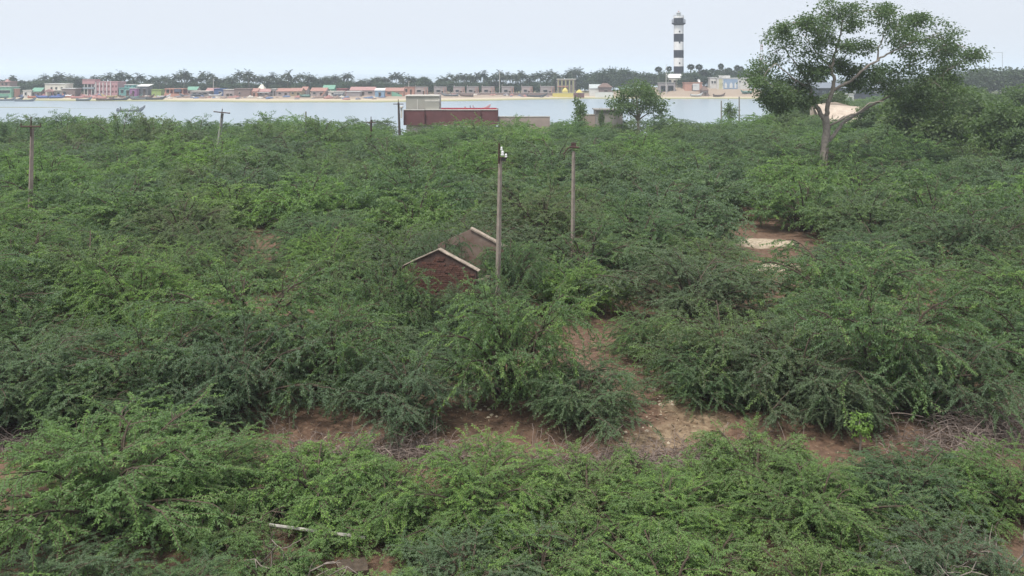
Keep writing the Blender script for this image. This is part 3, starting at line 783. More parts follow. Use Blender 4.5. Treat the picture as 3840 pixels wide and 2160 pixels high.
# ------------------------------------------------------------------ ruined hut: two gables, roof gone
def ruin():
    ax, ay, bx, by = wx(1645, 41), 41.0, wx(1765, 46.3), 46.3
    ang = math.atan2(by - ay, bx - ax) - math.pi / 2
    root = empty("ruined_hut", (ax, ay, 0.0), ang)
    Ln = math.hypot(bx - ax, by - ay)
    hw, ap, ev = 1.80, 3.78, 2.92
    m_pl = paint("old_plaster", (0.235, 0.185, 0.155, 1), 0.95, 0.4, 1.6, stain=(0.15, 0.095, 0.075, 1))
    m_cp = paint("cement_coping", (0.42, 0.345, 0.28, 1), 0.9, 0.5, 3.5)
    m_br = paint("red_brick", (0.150, 0.074, 0.058, 1), 0.95, 0.35, 3.0)
    m_br2 = paint("dark_red_brick", (0.115, 0.058, 0.047, 1), 0.95, 0.35, 3.0)
    m_mo = paint("brick_mortar", (0.10, 0.060, 0.050, 1), 0.95, 0.4, 4)
    out = [(-hw, -0.4), (hw, -0.4), (hw, ev), (0, ap), (-hw, ev)]
    w1 = MB().prism(out, 0.0, 0.23).build("front_gable", m_mo, root)
    # bricks, laid course by course in the exposed face (plaster band left at the top)
    bl, bh = 0.235, 0.088
    brick_me = [MB().box(-bl / 2 + 0.006, bl / 2 - 0.006, -0.035, 0.02, 0.005, bh - 0.007).mesh("brick", m) for m in (m_br, m_br2)]
    half_me = MB().box(-bl / 4 + 0.006, bl / 4 - 0.006, -0.03, 0.02, 0.005, bh - 0.007).mesh("brick", m_br2)
    r_ = np.random.default_rng(3); cnt = 0
    z = 3.36; c = 0
    while z > 1.55 and cnt < 300:
        half = min(hw, (ap - z - bh) / ((ap - ev) / hw) - 0.30)
        x = -half + (bl / 2 if c % 2 else 0) + bl / 2
        while x < half - bl / 2 and cnt < 300:
            drop = 0.45 if z > 3.0 else 0.08
            if r_.random() > drop * 0.4 and not (z > 3.12 and r_.random() < 0.45):
                b = link_mesh("brick", brick_me[int(r_.random() < 0.4)], w1, (x, r_.normal(0, 0.006), z)); cnt += 1
            x += bl
        z -= bh; c += 1
    for s in (-1, 1):
        sl = (ap - ev) / hw; rc = np.random.default_rng(40 + s); x = 0.0
        while x < hw + 0.10:           # short lengths of cement edging, some crumbled away
            x2 = min(x + rc.uniform(0.28, 0.55), hw + 0.12); t = rc.uniform(0.03, 0.055); j = rc.uniform(-0.012, 0.012)
            if rc.random() > 0.12:
                MB().prism([(s * x, ap - sl * x + 0.004), (s * x, ap - sl * x + t), (s * x2, ap - sl * x2 + t + j), (s * x2, ap - sl * x2 + 0.004)][::s], -0.06 + j, 0.29 + j).build("coping", m_cp, root)
            x = x2 + 0.004
    # rear gable, plaster, with a broken hole
    hx0, hx1, hz0, hz1 = -1.45, -0.55, 2.58, 2.98
    rg = MB()
    y0, y1 = Ln, Ln + 0.23
    def at_z(x): return ap - (ap - ev) * abs(x) / hw
    rg.prism([(-hw, -0.4), (hw, -0.4), (hw, hz0 - 0.05), (-hw, hz0 - 0.05)], y0, y1)
    rg.prism([(-hw, hz0 - 0.05), (hx0, hz0 - 0.05), (hx0 + 0.1, at_z(hx0 + 0.1)), (-hw, ev)], y0, y1)
    rg.prism([(hx1, hz0 - 0.05), (hw, hz0 - 0.05), (hw, ev), (0, ap), (hx1 - 0.08, at_z(hx1 - 0.08))], y0, y1)
    rg.prism([(hx0 + 0.1, hz1), (hx1 - 0.08, hz1 - 0.08), (hx1 - 0.08, at_z(hx1 - 0.08)), (hx0 + 0.1, at_z(hx0 + 0.1))], y0 + 0.002, y1 - 0.002)
    rg.build("rear_gable", m_pl, root)
    MB().prism([(0, ap + 0.003), (0, ap + 0.09), (hw + 0.1, ev - 0.046 + 0.09), (hw + 0.1, ev - 0.046 + 0.003)], y0 - 0.07, y1 + 0.07).build("coping", m_cp, root)
    for s in (-1, 1):
        sw = MB(); r2 = np.random.default_rng(9 + s)
        yy = 0.24
        while yy < Ln - 0.02:
            d = min(0.66, Ln - 0.01 - yy)
            sw.box(s * hw - 0.115, s * hw + 0.115, yy, yy + d - 0.002, -0.4, r2.uniform(1.2, 2.4)); yy += d
        sw.build("side_wall", m_pl, root)
    tag(root, "roofless hut ruin with two pointed gable walls sunk in the bushes", "ruin")
ruin()

# ------------------------------------------------------------------ building parts
def panel_with_openings(mb, x0, x1, y0, y1, z0, z1, ops):
    """front wall made as boxes around rectangular openings (ops in metres)"""
    xs = sorted({x0, x1, *[o[0] for o in ops], *[o[1] for o in ops]})
    for a, b in zip(xs[:-1], xs[1:]):
        zs = sorted([(o[2], o[3]) for o in ops if o[0] <= a + 1e-6 and o[1] >= b - 1e-6])
        z = z0
        for c, d in zs:
            if c > z + 1e-6: mb.box(a, b, y0, y1, z, c)
            z = d
        if z < z1 - 1e-6: mb.box(a, b, y0, y1, z, z1)
M_DARKWIN = paint("dark_window", (0.035, 0.04, 0.05, 1), 0.35, 0.3, 2, spec=0.5)
M_DOOR = paint("brown_door", (0.13, 0.085, 0.065, 1), 0.7, 0.35, 3)
M_TILE = paint("red_clay_tile", (0.40, 0.225, 0.19, 1), 0.9, 0.35, 1.3)
M_SLAB = paint("pale_slab", (0.66, 0.63, 0.58, 1), 0.9, 0.3, 1.0)
M_THATCH = paint("brown_thatch", (0.20, 0.135, 0.115, 1), 0.98, 0.45, 2)

def house(name, label, px0, px1, py_top, Y, depth, wall, ops=(), roof="flat", roof_mat=None, cat="house", rz=0.0, group=None, over=0.25, py_bot=None, extra=None):
    """ops: (u0, u1, v0, v1, 'window'|'door'|'open') in fractions of the front"""
    X0, X1 = wx(px0, Y), wx(px1, Y); W = X1 - X0
    xc = (X0 + X1) / 2
    gz = float(ground_z(xc, Y)) - 0.15 if py_bot is None else wz(py_bot, Y)
    H = wz(py_top, Y) - gz
    root = empty(name, (xc, Y, gz), rz)
    hw = W / 2; t = 0.22
    rh = {"flat": 0.18, "slab": 0.22, "gable": min(H * 0.36, 1.9), "shed": 0.9, "hip": min(H * 0.4, 2.0), "none": 0.0}[roof]
    Hw = H - rh
    real = [(-hw + u0 * W, -hw + u1 * W, v0 * Hw, v1 * Hw, k) for u0, u1, v0, v1, k in ops]
    mb = MB()
    panel_with_openings(mb, -hw, hw, 0, t, 0, Hw, [o[:4] for o in real])
    mb.box(-hw, -hw + t, t, depth - t, 0, Hw); mb.box(hw - t, hw, t, depth - t, 0, Hw); mb.box(-hw, hw, depth - t, depth, 0, Hw)
    mb.build("wall", wall, root)
    for a, b, c, d, k in real:
        if k == "open": continue
        if k == "door":
            MB().box(a + 0.003, b - 0.003, 0.10, 0.16, c, d - 0.003).build("door", M_DOOR, root)
        else:
            w = MB().box(a + 0.003, b - 0.003, 0.11, 0.16, c + 0.003, d - 0.003).build("window", M_DARKWIN, root)
            MB().box(a - 0.08, b + 0.08, -0.10, -0.002, c - 0.10, c - 0.01).build("sill", M_SLAB, w)
        MB().box(a - 0.2, b + 0.2, -0.45, -0.002, d + 0.05, d + 0.14).build("sunshade", M_SLAB, root)
    rm = roof_mat or M_SLAB
    if roof in ("flat", "slab"):
        MB().box(-hw - over, hw + over, -over, depth + over, Hw + 0.002, H).build("roof", rm, root)
    elif roof == "gable":     # ridge along the front
        MB().prism([(0, 0), (1, 0), (1, 1), (0, 1)], 0, 1)
        y0, y1, ym = -over, depth + over, depth / 2
        for ya, yb in ((y0, ym), (y1, ym)):
            v = [(-hw - over, ya, Hw - 0.05), (hw + over, ya, Hw - 0.05), (hw + over, yb, H), (-hw - over, yb, H)]
            v += [(x, y_, z + 0.12) for x, y_, z in v]
            MB().add(v, [(3, 2, 1, 0), (4, 5, 6, 7), (0, 1, 5, 4), (1, 2, 6, 5), (2, 3, 7, 6), (3, 0, 4, 7)]).build("roof_slope", rm, root)
        g = MB()
        for x0 in (-hw, hw - t):
            g.add([(x0, 0.05, Hw), (x0, depth - 0.05, Hw), (x0, ym, H - 0.02), (x0 + t, 0.05, Hw), (x0 + t, depth - 0.05, Hw), (x0 + t, ym, H - 0.02)], [(0, 2, 1), (3, 4, 5), (0, 1, 4, 3), (1, 2, 5, 4), (2, 0, 3, 5)])
        g.build("gable_wall", wall, root)
    elif roof == "hip":
        v = [(-hw - over, -over, Hw), (hw + over, -over, Hw), (hw + over, depth + over, Hw), (-hw - over, depth + over, Hw), (-hw * 0.4, depth / 2, H), (hw * 0.4, depth / 2, H)]
        MB().add(v, [(3, 2, 1, 0), (0, 1, 5, 4), (1, 2, 5), (2, 3, 4, 5), (3, 0, 4)]).build("roof", rm, root)
    elif roof == "shed":
        v = [(-hw - over, -over, Hw), (hw + over, -over, Hw), (hw + over, depth + over, H), (-hw - over, depth + over, H)]
        v += [(x, y_, z + 0.12) for x, y_, z in v]
        MB().add(v, [(3, 2, 1, 0), (4, 5, 6, 7), (0, 1, 5, 4), (1, 2, 6, 5), (2, 3, 7, 6), (3, 0, 4, 7)]).build("roof", rm, root)
    if extra: extra(root, hw, Hw, H, depth)
    tag(root, label, cat, group)
    return root

def wall_thing(label, px0, px1, py_top, Y, mat, th=0.25, cat="wall", name="wall"):
    X0, X1 = wx(px0, Y), wx(px1, Y); gz = float(ground_z((X0 + X1) / 2, Y)) - 0.3
    hw = (X1 - X0) / 2; H = wz(py_top, Y) - gz
    root = empty(name, ((X0 + X1) / 2, Y, gz))
    MB().box(-hw, hw, 0, th, 0, H - 0.12).build("wall_body", mat, root)
    MB().box(-hw - 0.05, hw + 0.05, -0.05, th + 0.05, H - 0.118, H).build("coping", M_SLAB if H > 0 else mat, root)
    tag(root, label, cat)
    return root

# ------------------------------------------------------------------ red building at the near shore
def red_building():
    Y = 150.0; s = Y / F
    X0, X1 = wx(1512, Y), wx(1866, Y)
    root = empty("flat_roofed_building", (X0, Y, 0.0))
    W = X1 - X0; D = 8.0; zt = wz(411, Y); zb = wz(470, Y)
    m_red = paint("maroon_paint", (0.175, 0.075, 0.080, 1), 0.8, 0.28, 0.5)
    m_in = paint("bright_red_paint", (0.46, 0.055, 0.085, 1), 0.75, 0.2, 0.6)
    m_gr = paint("grey_beige_plaster", (0.38, 0.37, 0.335, 1), 0.9, 0.12, 0.3)
    m_wh = paint("white_plaster", (0.66, 0.64, 0.60, 1), 0.85, 0.2, 0.6)
    # maroon band: front in shallow steps, as the photo's folds show
    xs = [0, wx(1545, Y) - X0, wx(1592, Y) - X0, wx(1676, Y) - X0, wx(1802, Y) - X0, W]
    yo = [0.35, 0.0, 0.45, 0.0, 0.30]
    for i in range(5):
        MB().box(xs[i], xs[i + 1], yo[i], yo[i] + 0.30 + (0.5 - yo[i]), zb, zt - 0.10).build("maroon_wall", m_red, root)
        MB().box(xs[i] + 0.002, xs[i + 1] - 0.002, yo[i] - 0.08, yo[i] + 0.5, zt - 0.098, zt + 0.02).build("coping", m_wh, root)
    MB().box(W - 0.3, W, 0.81, D, zb, zt - 0.10).build("maroon_wall", m_red, root)
    MB().box(0, 0.3, 0.81, D, zb, zt - 0.10).build("maroon_wall", m_red, root)
    MB().box(0.31, W - 0.31, D - 0.3, D, zb, zt - 0.02).build("rear_parapet", m_in, root)
    MB().box(0.31, W - 0.31, 0.82, D - 0.31, zb + 0.6, zb + 0.85).build("roof", paint("roof_screed", (0.42, 0.36, 0.33, 1), 0.9, 0.3, 0.5), root)
    # lower storey
    wl = MB()
    panel_with_openings(wl, 0.4, W - 0.4, 0.9, 1.15, -0.5, zb - 0.10, [(wx(1648, Y) - X0, wx(1672, Y) - X0, 1.0, 2.35), (wx(1700, Y) - X0, wx(1732, Y) - X0, 0.0, 2.4), (wx(1762, Y) - X0, wx(1790, Y) - X0, 1.0, 2.3)])
    wl.box(0.4, 0.65, 1.15, D - 0.3, -0.5, zb - 0.10); wl.box(W - 0.65, W - 0.4, 1.15, D - 0.3, -0.5, zb - 0.10); wl.box(0.4, W - 0.4, D - 0.55, D - 0.3, -0.5, zb - 0.10)
    wl.build("lower_wall", m_wh, root)
    for a, b, c, d, nm in ((1648, 1672, 1.0, 2.35, "window"), (1700, 1732, 0.0, 2.4, "door"), (1762, 1790, 1.0, 2.3, "window")):
        o = MB().box(wx(a, Y) - X0 + 0.003, wx(b, Y) - X0 - 0.003, 1.03, 1.09, c + 0.003, d - 0.003).build(nm, M_DARKWIN if nm == "window" else M_CONCG, root)
        for k in (0.33, 0.66):
            xx = wx(a + (b - a) * k, Y) - X0
            MB().box(xx - 0.03, xx + 0.03, 0.98, 1.027, c + 0.003, d - 0.003).build("bar", M_DOOR, o)
    MB().box(wx(1620, Y) - X0, wx(1700, Y) - X0, 0.2, 1.0, zb - 0.098, zb - 0.003).build("sunshade", m_wh, root)
    MB().box(wx(1695, Y) - X0, wx(1795, Y) - X0, -0.55, 1.0, zb - 0.40, zb - 0.10).build("sunshade", m_wh, root)
    # stair room on the roof
    z0 = zb + 0.86; z1 = wz(358, Y)
    a, b = 0.32, wx(1645, Y) - X0
    MB().box(a, b, 1.2, 5.2, z0, z1 - 0.16).build("stair_room", m_gr, root)
    MB().box(a - 0.15, b + 0.0, 1.05, 5.35, z1 - 0.158, z1).build("stair_room_roof", m_wh, root)
    c = wx(1563, Y) - X0
    MB().box(c - 0.06, c + 0.06, 1.12, 1.197, z0, z1 - 0.7).build("drain_pipe", m_wh, root)
    d0 = wx(1592, Y) - X0
    MB().box(d0, b - 0.003, 0.83, 1.198, z0, wz(381, Y)).build("stair_block", m_gr, root)
    MB().box(d0 - 0.05, b + 0.04, 0.81, 1.199, wz(381, Y) + 0.002, wz(378, Y)).build("ledge", m_wh, root)
    MB().box(b - 0.10, b + 0.05, 1.02, 1.197, wz(381, Y) + 0.15, wz(372, Y)).build("corner_trim", m_wh, root)
    # rainwater tank on its pipe at the corner
    t = MB().lathe([(0.30, 0), (0.34, 0.05), (0.34, 0.30), (0.22, 0.36)], 14).build("water_tank", m_wh, root, loc=(wx(1506, Y) - X0, -0.25, wz(405, Y)))
    MB().box(-0.16, 0.16, -0.1, 0.1, -1.7, -0.001).build("tank_post", m_wh, t)
    tag(root, "flat roofed building with maroon wall and grey stair room by the water", "building")
red_building()

m_pw = paint("pinkish_wall", (0.42, 0.345, 0.31, 1), 0.9, 0.25, 0.6)
wall_thing("low pinkish wall running right from the maroon building", 1868, 2062, 436, 153, m_pw, cat="wall", name="boundary_wall")
wall_thing("short low wall between the little tree and the grey block", 2172, 2236, 428, 156, m_pw, cat="wall", name="boundary_wall")
house("concrete_shed", "plain grey concrete block half hidden by the round tree", 2236, 2335, 410, 154, 5.0, paint("shed_concrete", (0.38, 0.345, 0.33, 1), 0.9, 0.25, 0.6), roof="flat", roof_mat=M_CONCG, cat="shed")

# ------------------------------------------------------------------ pale broken wall behind the big tree
def broken_wall():
    Y = 170.0; X0 = wx(3040, Y); root = empty("broken_wall", (X0, Y, 0.0))
    m = paint("pale_sandstone", (0.56, 0.47, 0.39, 1), 0.95, 0.3, 0.8)
    xs = [3040, 3105, 3170, 3240, 3290, 3340, 3400]
    tops = [384, 386, 392, 402, 412, 400, 408]
    for i in range(6):
        poly = [(wx(xs[i], Y) - X0, -0.4), (wx(xs[i + 1], Y) - X0, -0.4), (wx(xs[i + 1], Y) - X0, wz(tops[i + 1], Y)), (wx((xs[i] + xs[i + 1]) / 2, Y) - X0, wz((tops[i] + tops[i + 1]) / 2 + (-6 if i % 2 else 5), Y)), (wx(xs[i], Y) - X0, wz(tops[i], Y))]
        MB().prism(poly, (i % 2) * 0.12, 0.45 + (i % 2) * 0.12).build("wall_piece", m, root)
    v = [(wx(3060, Y) - X0, -3.2, 2.6), (wx(3300, Y) - X0, -3.5, 2.9), (wx(3290, Y) - X0, -0.05, 5.0), (wx(3045, Y) - X0, -0.05, 5.8)]
    v += [(x, y_, z + 0.15) for x, y_, z in v]
    MB().add(v, [(3, 2, 1, 0), (4, 5, 6, 7), (0, 1, 5, 4), (1, 2, 6, 5), (2, 3, 7, 6), (3, 0, 4, 7)]).build("fallen_slab", m, root)
    r_ = np.random.default_rng(12)
    for k in range(14):
        x = wx(3100 + 20 * k, Y) - X0 + r_.normal(0, 0.3); q = r_.uniform(0.5, 1.3)
        b = MB().box(-q, q, -q * 0.6, q * 0.6, -1.0, q * 0.7)
        b.v[0] *= 1 + r_.normal(0, 0.16, b.v[0].shape)
        o = b.build("rubble_block", m, root, loc=(x, -5.2 + r_.normal(0, 0.8), 1.6 + r_.uniform(0, 1.2))); o.rotation_euler = tuple(r_.normal(0, 0.3, 3))
    MB().add([(1, -7.5, -0.3), (16.5, -7.5, -0.3), (17.5, -0.1, -0.3), (0.3, -0.1, -0.3), (3, -5.6, 1.8), (15, -5.6, 2.0), (16, -0.1, 2.6), (1.5, -0.1, 2.5)], [(4, 5, 6, 7), (0, 1, 5, 4), (1, 2, 6, 5), (3, 0, 4, 7)]).build("rubble_mound", m, root)
    tag(root, "pale broken wall with leaning slab behind the big tree", "ruin")
broken_wall()
# ------------------------------------------------------------------ broadleaf trees
def tree_crown(blobs, clumps_per, leaves, leafL, leafW, clumpR, mat, seed, name="crown", flat=0.8):
    """blobs: (x, y, z, rx, ry, rz). Leaf clumps spread through each, gaps left between them."""
    rng = np.random.default_rng(seed)
    P, D, Fv, centres = [], [], [], []
    for bx, by, bz, rx, ry, rz_, *wt in blobs:
        m = max(3, int(clumps_per * (wt[0] if wt else 1.0) * rng.uniform(0.75, 1.25)))
        d = nrm(rng.normal(0, 1, (m, 3)))
        r = rng.uniform(0.15, 1.0, (m, 1)) ** 0.45
        c = np.array([bx, by, bz]) + d * r * np.array([rx, ry, rz_])
        for q in c:
            k = max(4, int(leaves * rng.uniform(0.6, 1.4)))
            off = rng.normal(0, 1, (k, 3)) * clumpR * np.array([1, 1, 0.55]) * rng.uniform(0.6, 1.3)
            P.append(q + off); D.append(nrm(off + rng.normal(0, 0.4, (k, 3)) * clumpR + np.array([0, 0, -0.25 * clumpR])))
            Fv.append(np.clip(np.full(k, rng.normal(0.25, 0.3)) + rng.normal(0, 0.1, k), 0, 1))
            centres.append(q)
    P = np.concatenate(P); D = np.concatenate(D); Fv = np.concatenate(Fv)
    return leaf_mesh(name, mat, P, D, leafL * rng.uniform(0.7, 1.3, len(P)), leafW * rng.uniform(0.7, 1.3, len(P)), Fv, rng, flat), centres

def smooth_path(pts, n=4):
    pts = np.asarray(pts, float)
    out = []
    for i in range(len(pts) - 1):
        p0 = pts[max(i - 1, 0)]; p1 = pts[i]; p2 = pts[i + 1]; p3 = pts[min(i + 2, len(pts) - 1)]
        for t in np.linspace(0, 1, n, endpoint=False):
            out.append(0.5 * ((2 * p1) + (p2 - p0) * t + (2 * p0 - 5 * p1 + 4 * p2 - p3) * t * t + (3 * p1 - p0 - 3 * p2 + p3) * t ** 3))
    out.append(pts[-1])
    return np.array(out)

def big_tree():
    Y = 95.0; k = 1090 / 2547.0; s = Y / F
    X0 = wx(2750 + 790 * k, Y)
    root = empty("spreading_tree", (X0, Y, 0.0))
    def Q(cx, cy, dy=0.0): return np.array([wx(2750 + cx * k, Y) - X0, dy, wz(cy * k, Y)])
    rng = np.random.default_rng(21)
    g = MB().tube(smooth_path([np.array([-0.15, 0, -0.4]), Q(792, 1395), Q(802, 1270), Q(818, 1140), Q(806, 1020)]), np.linspace(0.47, 0.37, 17), 10)
    g.build("trunk", M_BARK, root, smooth=True)
    limbs = [
        ([Q(795, 1045), Q(735, 930, 0.3), Q(702, 830, 0.7), Q(690, 750, 1.0), Q(640, 640, 1.2), Q(560, 520, 1.5)], 0.30, 0.07),
        ([Q(812, 1030), Q(818, 930, -0.3), Q(850, 800, -0.5), Q(866, 700, -0.6), Q(852, 590, -0.4), Q(905, 450, 0.2), Q(942, 340, 0.5), Q(970, 240, 0.6), Q(960, 130, 0.7)], 0.29, 0.05),
        ([Q(862, 790, -0.5), Q(930, 740, -1.0), Q(1010, 685, -1.5), Q(1090, 605, -1.8), Q(1195, 530, -2.0), Q(1310, 465, -1.8), Q(1490, 385, -1.5), Q(1700, 330, -1.0)], 0.20, 0.05),
        ([Q(822, 1110), Q(930, 1040, -1.0), Q(1050, 970, -1.8), Q(1120, 900, -2.3), Q(1220, 880, -2.8)], 0.15, 0.04),
        ([Q(802, 1270), Q(900, 1190, 0.8), Q(1000, 1095, 1.4), Q(1150, 1005, 2.0), Q(1310, 925, 2.6), Q(1500, 840, 3.0), Q(1690, 795, 3.2), Q(1800, 720, 3.4)], 0.25, 0.06),
        ([Q(852, 600, -0.4), Q(800, 520, 0.6), Q(740, 430, 1.2), Q(660, 300, 1.6)], 0.13, 0.04),
        ([Q(690, 760, 1.0), Q(560, 720, -0.4), Q(430, 640, -1.4), Q(330, 560, -2.0)], 0.14, 0.04),
        ([Q(1195, 530, -2.0), Q(1260, 420, -0.6), Q(1330, 300, 0.3), Q(1380, 200, 0.8)], 0.11, 0.04),
    ]
    anchor = []
    for pts, r0, r1 in limbs:
        p = smooth_path(pts); p[2:-1] += rng.normal(0, 0.05, (len(p) - 3, 3))
        MB().tube(p, np.linspace(r0 * 0.92, r1 * 1.0, len(p)), 7).build("limb", M_BARK, root, smooth=True)
        anchor.extend(p[len(p) // 3:])
    anchor = np.array(anchor)
    bl = [(870, 75, 120), (1010, 130, 110), (1230, 130, 120), (1330, 90, 60), (640, 250, 130), (560, 210, 70), (430, 330, 120), (380, 250, 50), (540, 430, 150), (350, 550, 120), (260, 660, 100), (180, 730, 70),
          (790, 200, 90), (800, 330, 110), (740, 460, 110), (1100, 420, 85), (1120, 200, 80), (1350, 270, 130), (1560, 230, 120), (1700, 160, 60), (1760, 300, 150), (1500, 400, 140), (1900, 400, 150), (2010, 440, 110), (2080, 480, 60),
          (1700, 520, 150), (1920, 570, 130), (1740, 720, 180), (1850, 860, 150), (1560, 640, 140), (1380, 640, 100), (430, 860, 80), (480, 720, 90), (330, 790, 70), (640, 600, 90), (1180, 640, 90), (1050, 620, 70), (700, 650, 85), (1260, 730, 95), (1420, 760, 100), (540, 830, 85), (640, 880, 60), (300, 890, 65), (1040, 740, 50), (820, 600, 60), (430, 940, 70), (930, 400, 50), (640, 760, 70), (250, 850, 60), (1900, 740, 150), (1620, 850, 110), (950, 560, 60), (1990, 640, 110), (1800, 960, 110), (1650, 960, 80)]
    blobs = []
    for cx, cy, r in bl:
        if cx > 1600: cx = 1600 + (cx - 1600) * 0.80
        q = Q(cx, cy, rng.uniform(-1, 1) * 3.0); R = r * k * s
        blobs.append((q[0], q[1] , q[2], R * 1.0, R * 1.3 + 0.6, R * 0.88, 0.78 if cx < 1280 else 0.95))
    me, cen = tree_crown(blobs, 46, 22, 0.27, 0.085, 0.40, M_BROAD, 5)
    link_mesh("crown", me, root)
    tw = MB()
    hubs = []
    for bx, by, bz, rx, ry, rz_, _w in blobs:       # one bough into each leaf mass, twigs from the bough
        c = np.array([bx, by, bz]); A = np.vstack([anchor] + hubs) if hubs else anchor
        d = np.linalg.norm(A - c, axis=1); j = int(np.argmin(d)); a = A[j]
        mid = (a + c) / 2 + np.array([0, 0, 0.12 * d[j]]) + rng.normal(0, 0.12 * d[j], 3)
        p = bez(a, mid, c, 7); p[1:-1] += rng.normal(0, 0.04, (5, 3))
        tw.tube(p, np.linspace(0.03 + 0.010 * d[j], 0.022, 7), 4, cap=False); hubs.append(p[3:])
    H_ = np.vstack(hubs)
    for c in cen[::3]:
        d = np.linalg.norm(H_ - c, axis=1); j = int(np.argmin(d)); a = H_[j]
        mid = (a + c) / 2 + rng.normal(0, 0.12 * d[j], 3)
        tw.tube(bez(a, mid, c, 4), [0.016, 0.013, 0.010, 0.007], 3, cap=False)
    tag(tw.build("twigs", M_BARK, root), kind="stuff")
    tag(root, "big spreading tree with pale forked trunk rising from the scrub", "tree")
big_tree()

def tree_proto(seed, H, R, mat, clumps=26, leaves=16, leafL=0.3, leafW=0.10, clumpR=0.42, trunkH=0.35, nb=11, flatten=0.6):
    rng = np.random.default_rng(seed)
    tr = MB(); ph = trunkH * H
    tr.tube(smooth_path([(0, 0, -0.3), (rng.normal(0, .1), rng.normal(0, .1), ph * 0.6), (rng.normal(0, .2), rng.normal(0, .2), ph)]), np.linspace(0.035 * H, 0.022 * H, 9), 7)
    blobs = []
    for i in range(nb):
        az = 2.4 * i + rng.uniform(-0.4, 0.4); u = (i + 0.5) / nb
        r = R * math.sqrt(1 - (u * 0.9) ** 2) * rng.uniform(0.45, 0.78)
        z = ph + (H - ph) * (0.10 + 0.72 * u) + rng.uniform(-0.05, 0.05) * H
        br = R * rng.uniform(0.26, 0.42)
        blobs.append((r * math.cos(az), r * math.sin(az), z, br, br, br * flatten + 0.15))
        tr.tube(bez(np.array([0, 0, ph * 0.9]), np.array([r * 0.3 * math.cos(az), r * 0.3 * math.sin(az), z * 0.9]), np.array([r * math.cos(az), r * math.sin(az), z]), 5), np.linspace(0.014 * H, 0.004 * H, 5), 4, cap=False)
    me, _ = tree_crown(blobs, clumps, leaves, leafL, leafW, clumpR, mat, seed + 1)
    return tr.mesh("trunk", M_BARK), me

def put_tree(proto, X, Y, s, rz, sz=None, name="tree", label=None, group=None, gz=None):
    o = empty(name, (X, Y, float(ground_z(X, Y)) if gz is None else gz), rz)
    o.scale = (s, s, s if sz is None else sz)
    link_mesh("trunk", proto[0], o); link_mesh("crown", proto[1], o)
    tag(o, label, "tree", group)
    return o

ROUND = tree_proto(101, 10.0, 5.2, M_BROAD, 26, 18, 0.34, 0.12, 0.46, 0.36, 13, 0.5)
put_tree(ROUND, wx(2392, 150), 150, 1.0, 0.6, 1.12, "round_tree", "round leafy green tree rising by the water left of the lighthouse")
SMALLT = tree_proto(111, 4.0, 1.4, M_BROAD, 16, 12, 0.24, 0.09, 0.25, 0.45, 7)
put_tree(SMALLT, wx(2175, 152), 152, 1.0, 1.0, (wz(368, 152)) / 4.0, "little_tree", "slim little tree with a few leaf tufts left of the round tree")
put_tree(SMALLT, wx(2740, 168), 168, 0.95, 2.0, (wz(372, 168)) / 4.4, "little_tree", "bushy little tree between the two thin posts by the water")
put_tree(SMALLT, wx(2256, 151), 151, 0.40, 3.0, 1.35, "little_tree", "tiny tree top peeping over the grey concrete block")
DARKT = [tree_proto(121 + i, 9.0, 4.6, M_BROAD, 44, 20, 0.36, 0.13, 0.42, 0.15, 15) for i in range(2)]
dk = [(3480, 118, 1.35, "dark dense tree behind the right limb of the big tree"), (3600, 122, 1.15, "dark dense tree at the lower right of the big tree"), (3420, 128, 0.95, "dark tree behind the pale broken wall"),
      (3800, 102, 1.0, "dark green tree at the right edge above the scrub"), (3860, 95, 0.72, "lighter green tree cut by the right edge"), (3700, 132, 0.85, "low dark tree in the gap right of the big tree"),
      (2960, 150, 0.62, "bushy tree at the lower left of the big tree, by the water"), (2890, 160, 0.50, "low bushy tree left of the big tree's crown, at the shore"), (3270, 150, 0.78, "bushy tree behind the pale broken wall's middle"), (3120, 186, 0.90, "bushy tree in front of the long shed, behind the fork"), (3370, 160, 0.85, "leafy tree right of the pale broken wall"), (3000, 178, 0.85, "leafy tree at the left end of the pale broken wall"),
      (3740, 152, 1.0, "leafy tree in the middle of the right hand gap"), (3840, 150, 1.15, "tall leafy tree at the right edge behind the dark green one"), (3650, 165, 1.1, "leafy tree joining the big tree's right side")]
for i, (p, Y, s, lb) in enumerate(dk):
    put_tree(DARKT[i % 2], wx(p, Y), Y, s, rot(), None, "dark_tree", lb)
# tall thin shrub-trees in front of the water at the left
WISP = shrub_meshes("wispy_shrub", 205, 3.0, 3.6, 16, 8, 6, 0.10, 0.20, 0.036, M_SHRUB, 0.8, fine=False)
for p, Y, R, H, lb in ((245, 128, 4.2, 5.9, "tall wispy bush against the water, right of the far left pole"), (330, 124, 3.4, 5.2, "smaller wispy bush joining the tall one at the far left"), (455, 122, 4.0, 6.5, "tall wispy bush just below the boat with a standing person"), (570, 120, 4.0, 6.2, "tall wispy bush right below the raised bow of the boat"),
                       (990, 128, 4.2, 4.9, "wide flat bush against the water right of the leaning pole"), (1195, 126, 4.5, 5.4, "tall bush against the water left of the small dark pole"), (30, 126, 4.0, 5.0, "wispy bush against the water at the left edge"), (740, 128, 4.0, 5.2, "wispy bush against the water at the leaning pole")):
    put_shrub(WISP, wx(p, Y), Y, R / 3.0, rot(), H / 3.6, "wispy_shrub", lb, "shrub", "wispy bushes against the water")

